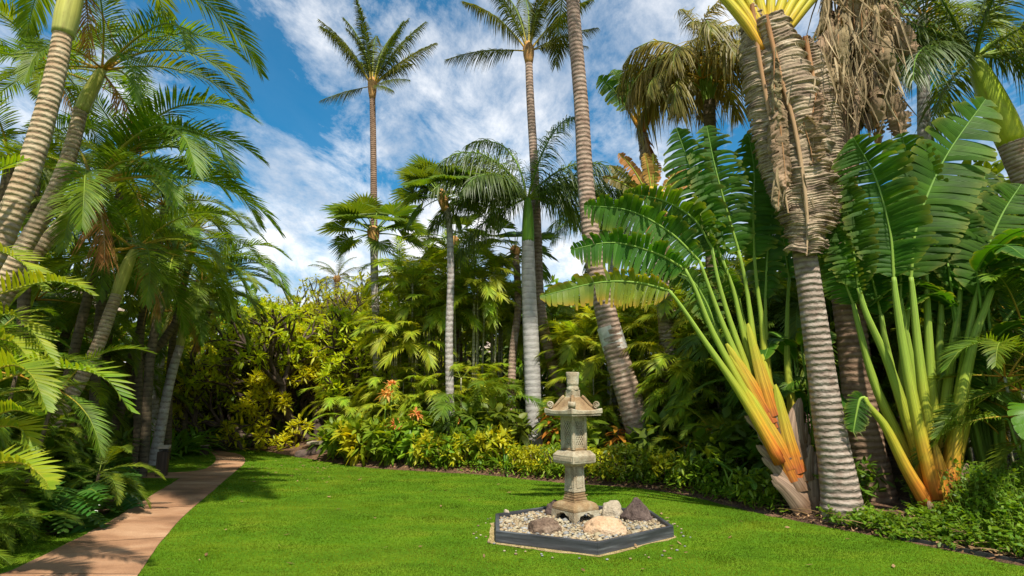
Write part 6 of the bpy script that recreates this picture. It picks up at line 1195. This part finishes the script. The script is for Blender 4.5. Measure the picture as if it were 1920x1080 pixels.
# ground cover at the right, litter, grass
def scatter_leaves(pts, size, mat, name, n_tilt=.6, asp=1.7, droop=.2):
    mb = MB(); n = len(pts); d = nrm(RNG.normal(0, 1, (n, 3)) * np.array([1, 1, n_tilt])); w = nrm(np.cross(d, RNG.normal(0, .3, (n, 3)) + np.array([0, 0, 1.0]))); L = size * RNG.uniform(.6, 1.3, n)
    strips(mb, pts, d, w, L, L / asp, np.full(n, droop), 0, 2, .2, [.3, 1.0, 0]); return O(name, mb.mesh(name, [M[mat]]), kind='stuff')
def ground_cover():
    pts = []; mbs = MB()
    for k in range(1500):
        u = random.uniform(1560, 2000); 
        off = random.uniform(.16, 1.7) if u > 1720 else random.uniform(.12, .55)
        if random.random() > (u - 1480) / 330: continue
        p = hedge(u, off); h = .10 + .30 * min(1, max(0, (off - .1) / .9)) * min(1, max(.25, (u - 1600) / 220)); h *= random.uniform(.7, 1.5) * (.4 if 1660 < u < 1815 and off < 1.2 else 1)
        lean = np.array([random.gauss(0, .1), random.gauss(0, .1) - .04, 0]); tube(mbs, [p, p + lean + [0, 0, h]], [.004, .002], 3, 0, cap=False)
        for j in range(11): q = random.uniform(.25, 1); pts.append(p + lean * q + np.array([random.gauss(0, .035), random.gauss(0, .035), h * q]))
    scatter_leaves(np.array(pts), .062, 'cover', 'ground_cover'); O('ground_cover_stems', mbs.mesh('ground_cover_stems', [M['petiole']]), kind='stuff')
    pts = [hedge(random.uniform(1180, 1990), abs(random.gauss(0, .45)) + .03) + [0, 0, .02 + abs(random.gauss(0, .02))] for _ in range(1100)]
    scatter_leaves(np.array(pts), .075, 'litter', 'leaf_litter', .25, 3.2, .3)
    pts = [hedge(random.uniform(600, 1260), abs(random.gauss(0, .5)) + .05) + [0, 0, .02 + abs(random.gauss(0, .02))] for _ in range(700)]
    scatter_leaves(np.array(pts), .09, 'litter', 'fallen_leaves', .25, 3.0, .3)
    pts = [hedge(random.uniform(780, 1480), random.uniform(.08, .9)) for _ in range(800)]; q = []
    for p in pts:
        for j in range(7): q.append(p + np.array([random.gauss(0, .05), random.gauss(0, .05), random.uniform(.03, .22)]))
    scatter_leaves(np.array(q), .075, 'shrub', 'low_ground_cover', .6, 2.2)
    # twigs
    mb = MB()
    for _ in range(90):
        p = hedge(random.uniform(1450, 1960), random.uniform(.03, .6)) + [0, 0, .03]; a = random.uniform(0, PI); L = random.uniform(.12, .45); d = np.array([math.cos(a), math.sin(a), random.uniform(-.1, .35)]); tube(mb, spline([p, p + d * L * .5 + [0, 0, .02], p + d * L], 4), [.006, .003], 4, cap=False)
    O('twigs', mb.mesh('twigs', [M['litter']]), kind='stuff')
    q = []
    for u, v in [(600, 872), (530, 880), (560, 892), (640, 900), (585, 868), (515, 866), (500, 880), (655, 885), (610, 908), (700, 905), (560, 868), (1090, 1072), (1240, 965), (1255, 975), (1585, 1015), (800, 917), (700, 975), (620, 935), (880, 940), (1300, 1000), (810, 980), (480, 905), (430, 870), (410, 875), (450, 860)]:
        p = G0(u, v); q.append(p + [0, 0, .03])
    for _ in range(90): q.append(G0(random.gauss(585, 60), random.gauss(878, 14)) + [0, 0, .028])
    for _ in range(60): q.append(G0(random.uniform(300, 1700), random.uniform(900, 1075)) + [0, 0, .028])
    for _ in range(40): q.append(G0(random.gauss(420, 30), random.gauss(868, 12)) + [0, 0, .022])
    scatter_leaves(np.array(q), .065, 'litter', 'lawn_leaves', .1, 2.4, .1)
ground_cover()
def edging():
    mb = MB(); pts = [hedge(u, .05) * [1, 1, 0] + [0, 0, .0] for u in np.linspace(1690, 2120, 24)]; n = len(pts); p = np.array(pts); T = tangents(p); S = nrm(np.cross(T, [0, 0, 1.0])); V = []
    for i in range(n): V += [p[i] + S[i] * .012 + [0, 0, -.02], p[i] + S[i] * .012 + [0, 0, .045], p[i] - S[i] * .012 + [0, 0, .045], p[i] - S[i] * .012 + [0, 0, -.02]]
    F = [(i * 4 + j, (i + 1) * 4 + j, (i + 1) * 4 + j + 1, i * 4 + j + 1) for i in range(n - 1) for j in range(3)]
    mb.add(V, F); tag(O('lawn_edging', mb.mesh('lawn_edging', [M['edging']], False)), 'thin black lawn edging strip along the border at the lower right', 'edging')
edging()
def grass():
    far = np.vstack([gpoly([(404, 843), (420, 846.5), (455, 845)]), EDGE])
    lawn_poly = np.vstack([[(-3.2, 3.5)], pathR[4:], far[2:], [(14, 3.5)]]); bl = []
    for y0, y1, dens, hh, ww in ((4.2, 6.5, 6500, .016, .0050), (6.5, 9, 3600, .016, .0072), (9, 13, 1600, .018, .011), (13, 20, 620, .020, .017)):
        x0, x1 = -11, 9; n = int((x1 - x0) * (y1 - y0) * dens); p = np.c_[RNG.uniform(x0, x1, n), RNG.uniform(y0, y1, n)]
        vis = np.abs(p[:, 0]) < p[:, 1] * .98 + .5; p = p[vis]
        hexp = inside(p, BC + (HEX - BC) * .998); on = (inside(p, lawn_poly) & ~hexp)
        oth = inside(p, STRIP) | inside(p, SMALL) | inside(p, ISLAND); pj = p + RNG.normal(0, .016, p.shape); p = p[(on | oth) & ~inside(pj, PATHP)]; p = p[~(inside(p, BC + (HEX - BC) * 1.08) & (RNG.random(len(p)) < .45))]; n = len(p)
        base = np.c_[p, np.zeros(n)]; d = nrm(RNG.normal(0, .55, (n, 3)) * [1, 1, 0] + [0, 0, 1]); w = nrm(np.cross(d, RNG.normal(0, 1, (n, 3)))); tuft = np.clip(np.sin(p[:, 0] * 3.1 + np.sin(p[:, 1] * 2.3) * 2) * np.sin(p[:, 1] * 3.7 + np.sin(p[:, 0] * 1.9) * 2.2) - .45, 0, 1); h = hh * RNG.uniform(.5, 1.35, n) * (1 + 1.3 * tuft); W = ww * RNG.uniform(.7, 1.3, n)
        V = np.stack([base - w * W[:, None] * .5, base + w * W[:, None] * .5, base + d * h[:, None]], 1); bl.append(V.reshape(-1, 3))
    V = np.concatenate(bl); n = len(V) // 3; me = bpy.data.meshes.new('grass'); me.vertices.add(len(V)); me.vertices.foreach_set('co', V.astype(np.float32).ravel()); me.loops.add(n * 3); me.loops.foreach_set('vertex_index', np.arange(n * 3, dtype=np.int32)); me.polygons.add(n); me.polygons.foreach_set('loop_start', np.arange(0, n * 3, 3, dtype=np.int32)); me.update(calc_edges=True); me.materials.append(M['grass'])
    O('grass', me, kind='stuff'); print('grass blades', n)
STRIP = gpoly([(-300, 1060), (-100, 1020), (0, 1012), (60, 1006), (112, 1003), (165, 999), (105, 1029), (55, 1054), (0, 1077), (-200, 1140)])
SMALL = gpoly([(205, 972), (228, 935), (215, 905), (150, 900), (240, 897), (337, 898), (290, 926), (250, 949)])
ISLAND = gpoly([(100, 886), (225, 880), (248, 868), (330, 856), (376, 850), (398, 854), (403, 863), (395, 872), (373, 881), (240, 886)])
grass()

# ------------------------------------------------------------------ path lights and the stone seat
def bollard(label, u, v0, v1, w):
    b = G0(u, v0); d = np.linalg.norm(b[:2]); h = CAMH + b[1] * math.tan(PITCH - math.atan((v1 - 540) / FPX)); t = thing('path_light', label, 'path light', b, 'wooden path lights', rad(20))
    mb = MB(); box(mb, (0, 0, h * .42 - .02), (w, w, h * .84)); bev(O('post', mb.mesh('post', [M['post']], False), t), .008)
    mb = MB(); box(mb, (0, 0, h * .87), (w * .8, w * .8, h * .06)); O('lamp_slot', mb.mesh('lamp_slot', [M['edging']], False), t)
    mb = MB(); V = [(-w * .53, -w * .53, h * .895), (w * .53, -w * .53, h * .895), (w * .53, w * .53, h * .895), (-w * .53, w * .53, h * .895), (-w * .53, -w * .53, h * .96), (w * .53, -w * .53, h * .96), (w * .53, w * .53, h), (-w * .53, w * .53, h)]
    mb.add(V, [(3, 2, 1, 0), (4, 5, 6, 7), (0, 1, 5, 4), (1, 2, 6, 5), (2, 3, 7, 6), (3, 0, 4, 7)]); bev(O('cap', mb.mesh('cap', [M['cap']], False), t), .006)
bollard('wooden path light with pale cap at the path junction', 302, 893, 835, .19)
bollard('farther dark path light beside the strappy lilies at the path bend', 383, 852, 834, .2)
b = G0(586, 857); t = thing('stone_bench', 'low dark stone bench with a pale flat slab on top, far side of the lawn', 'stone bench', b)
def rock_part(name, mat, c, s, seed):
    v, f = ico(2); V = [np.array(p) * (1 + .25 * mnoise.noise(Vector(p) * 1.5 + Vector((seed, 0, 0)))) * s + c for p in v]; mb = MB(); mb.add(V, f.tolist()); O(name, mb.mesh(name, [M[mat]]), t)
rock_part('block', 'rock_dark', np.array([.05, .1, .14]), np.array([.24, .22, .2]), 1); rock_part('block', 'rock_dark', np.array([.38, .25, .16]), np.array([.24, .2, .22]), 2); rock_part('block', 'rock_dark', np.array([-.28, .05, .06]), np.array([.22, .2, .13]), 3)
mb = MB(); box(mb, (.08, .08, .355), (.44, .4, .06)); bev(O('slab', wear(mb.mesh('slab', [M['rock_pale']], False), .01), t), .012)
print('objects', len(bpy.data.objects), 'tris', sum(len(m.polygons) for m in bpy.data.meshes))
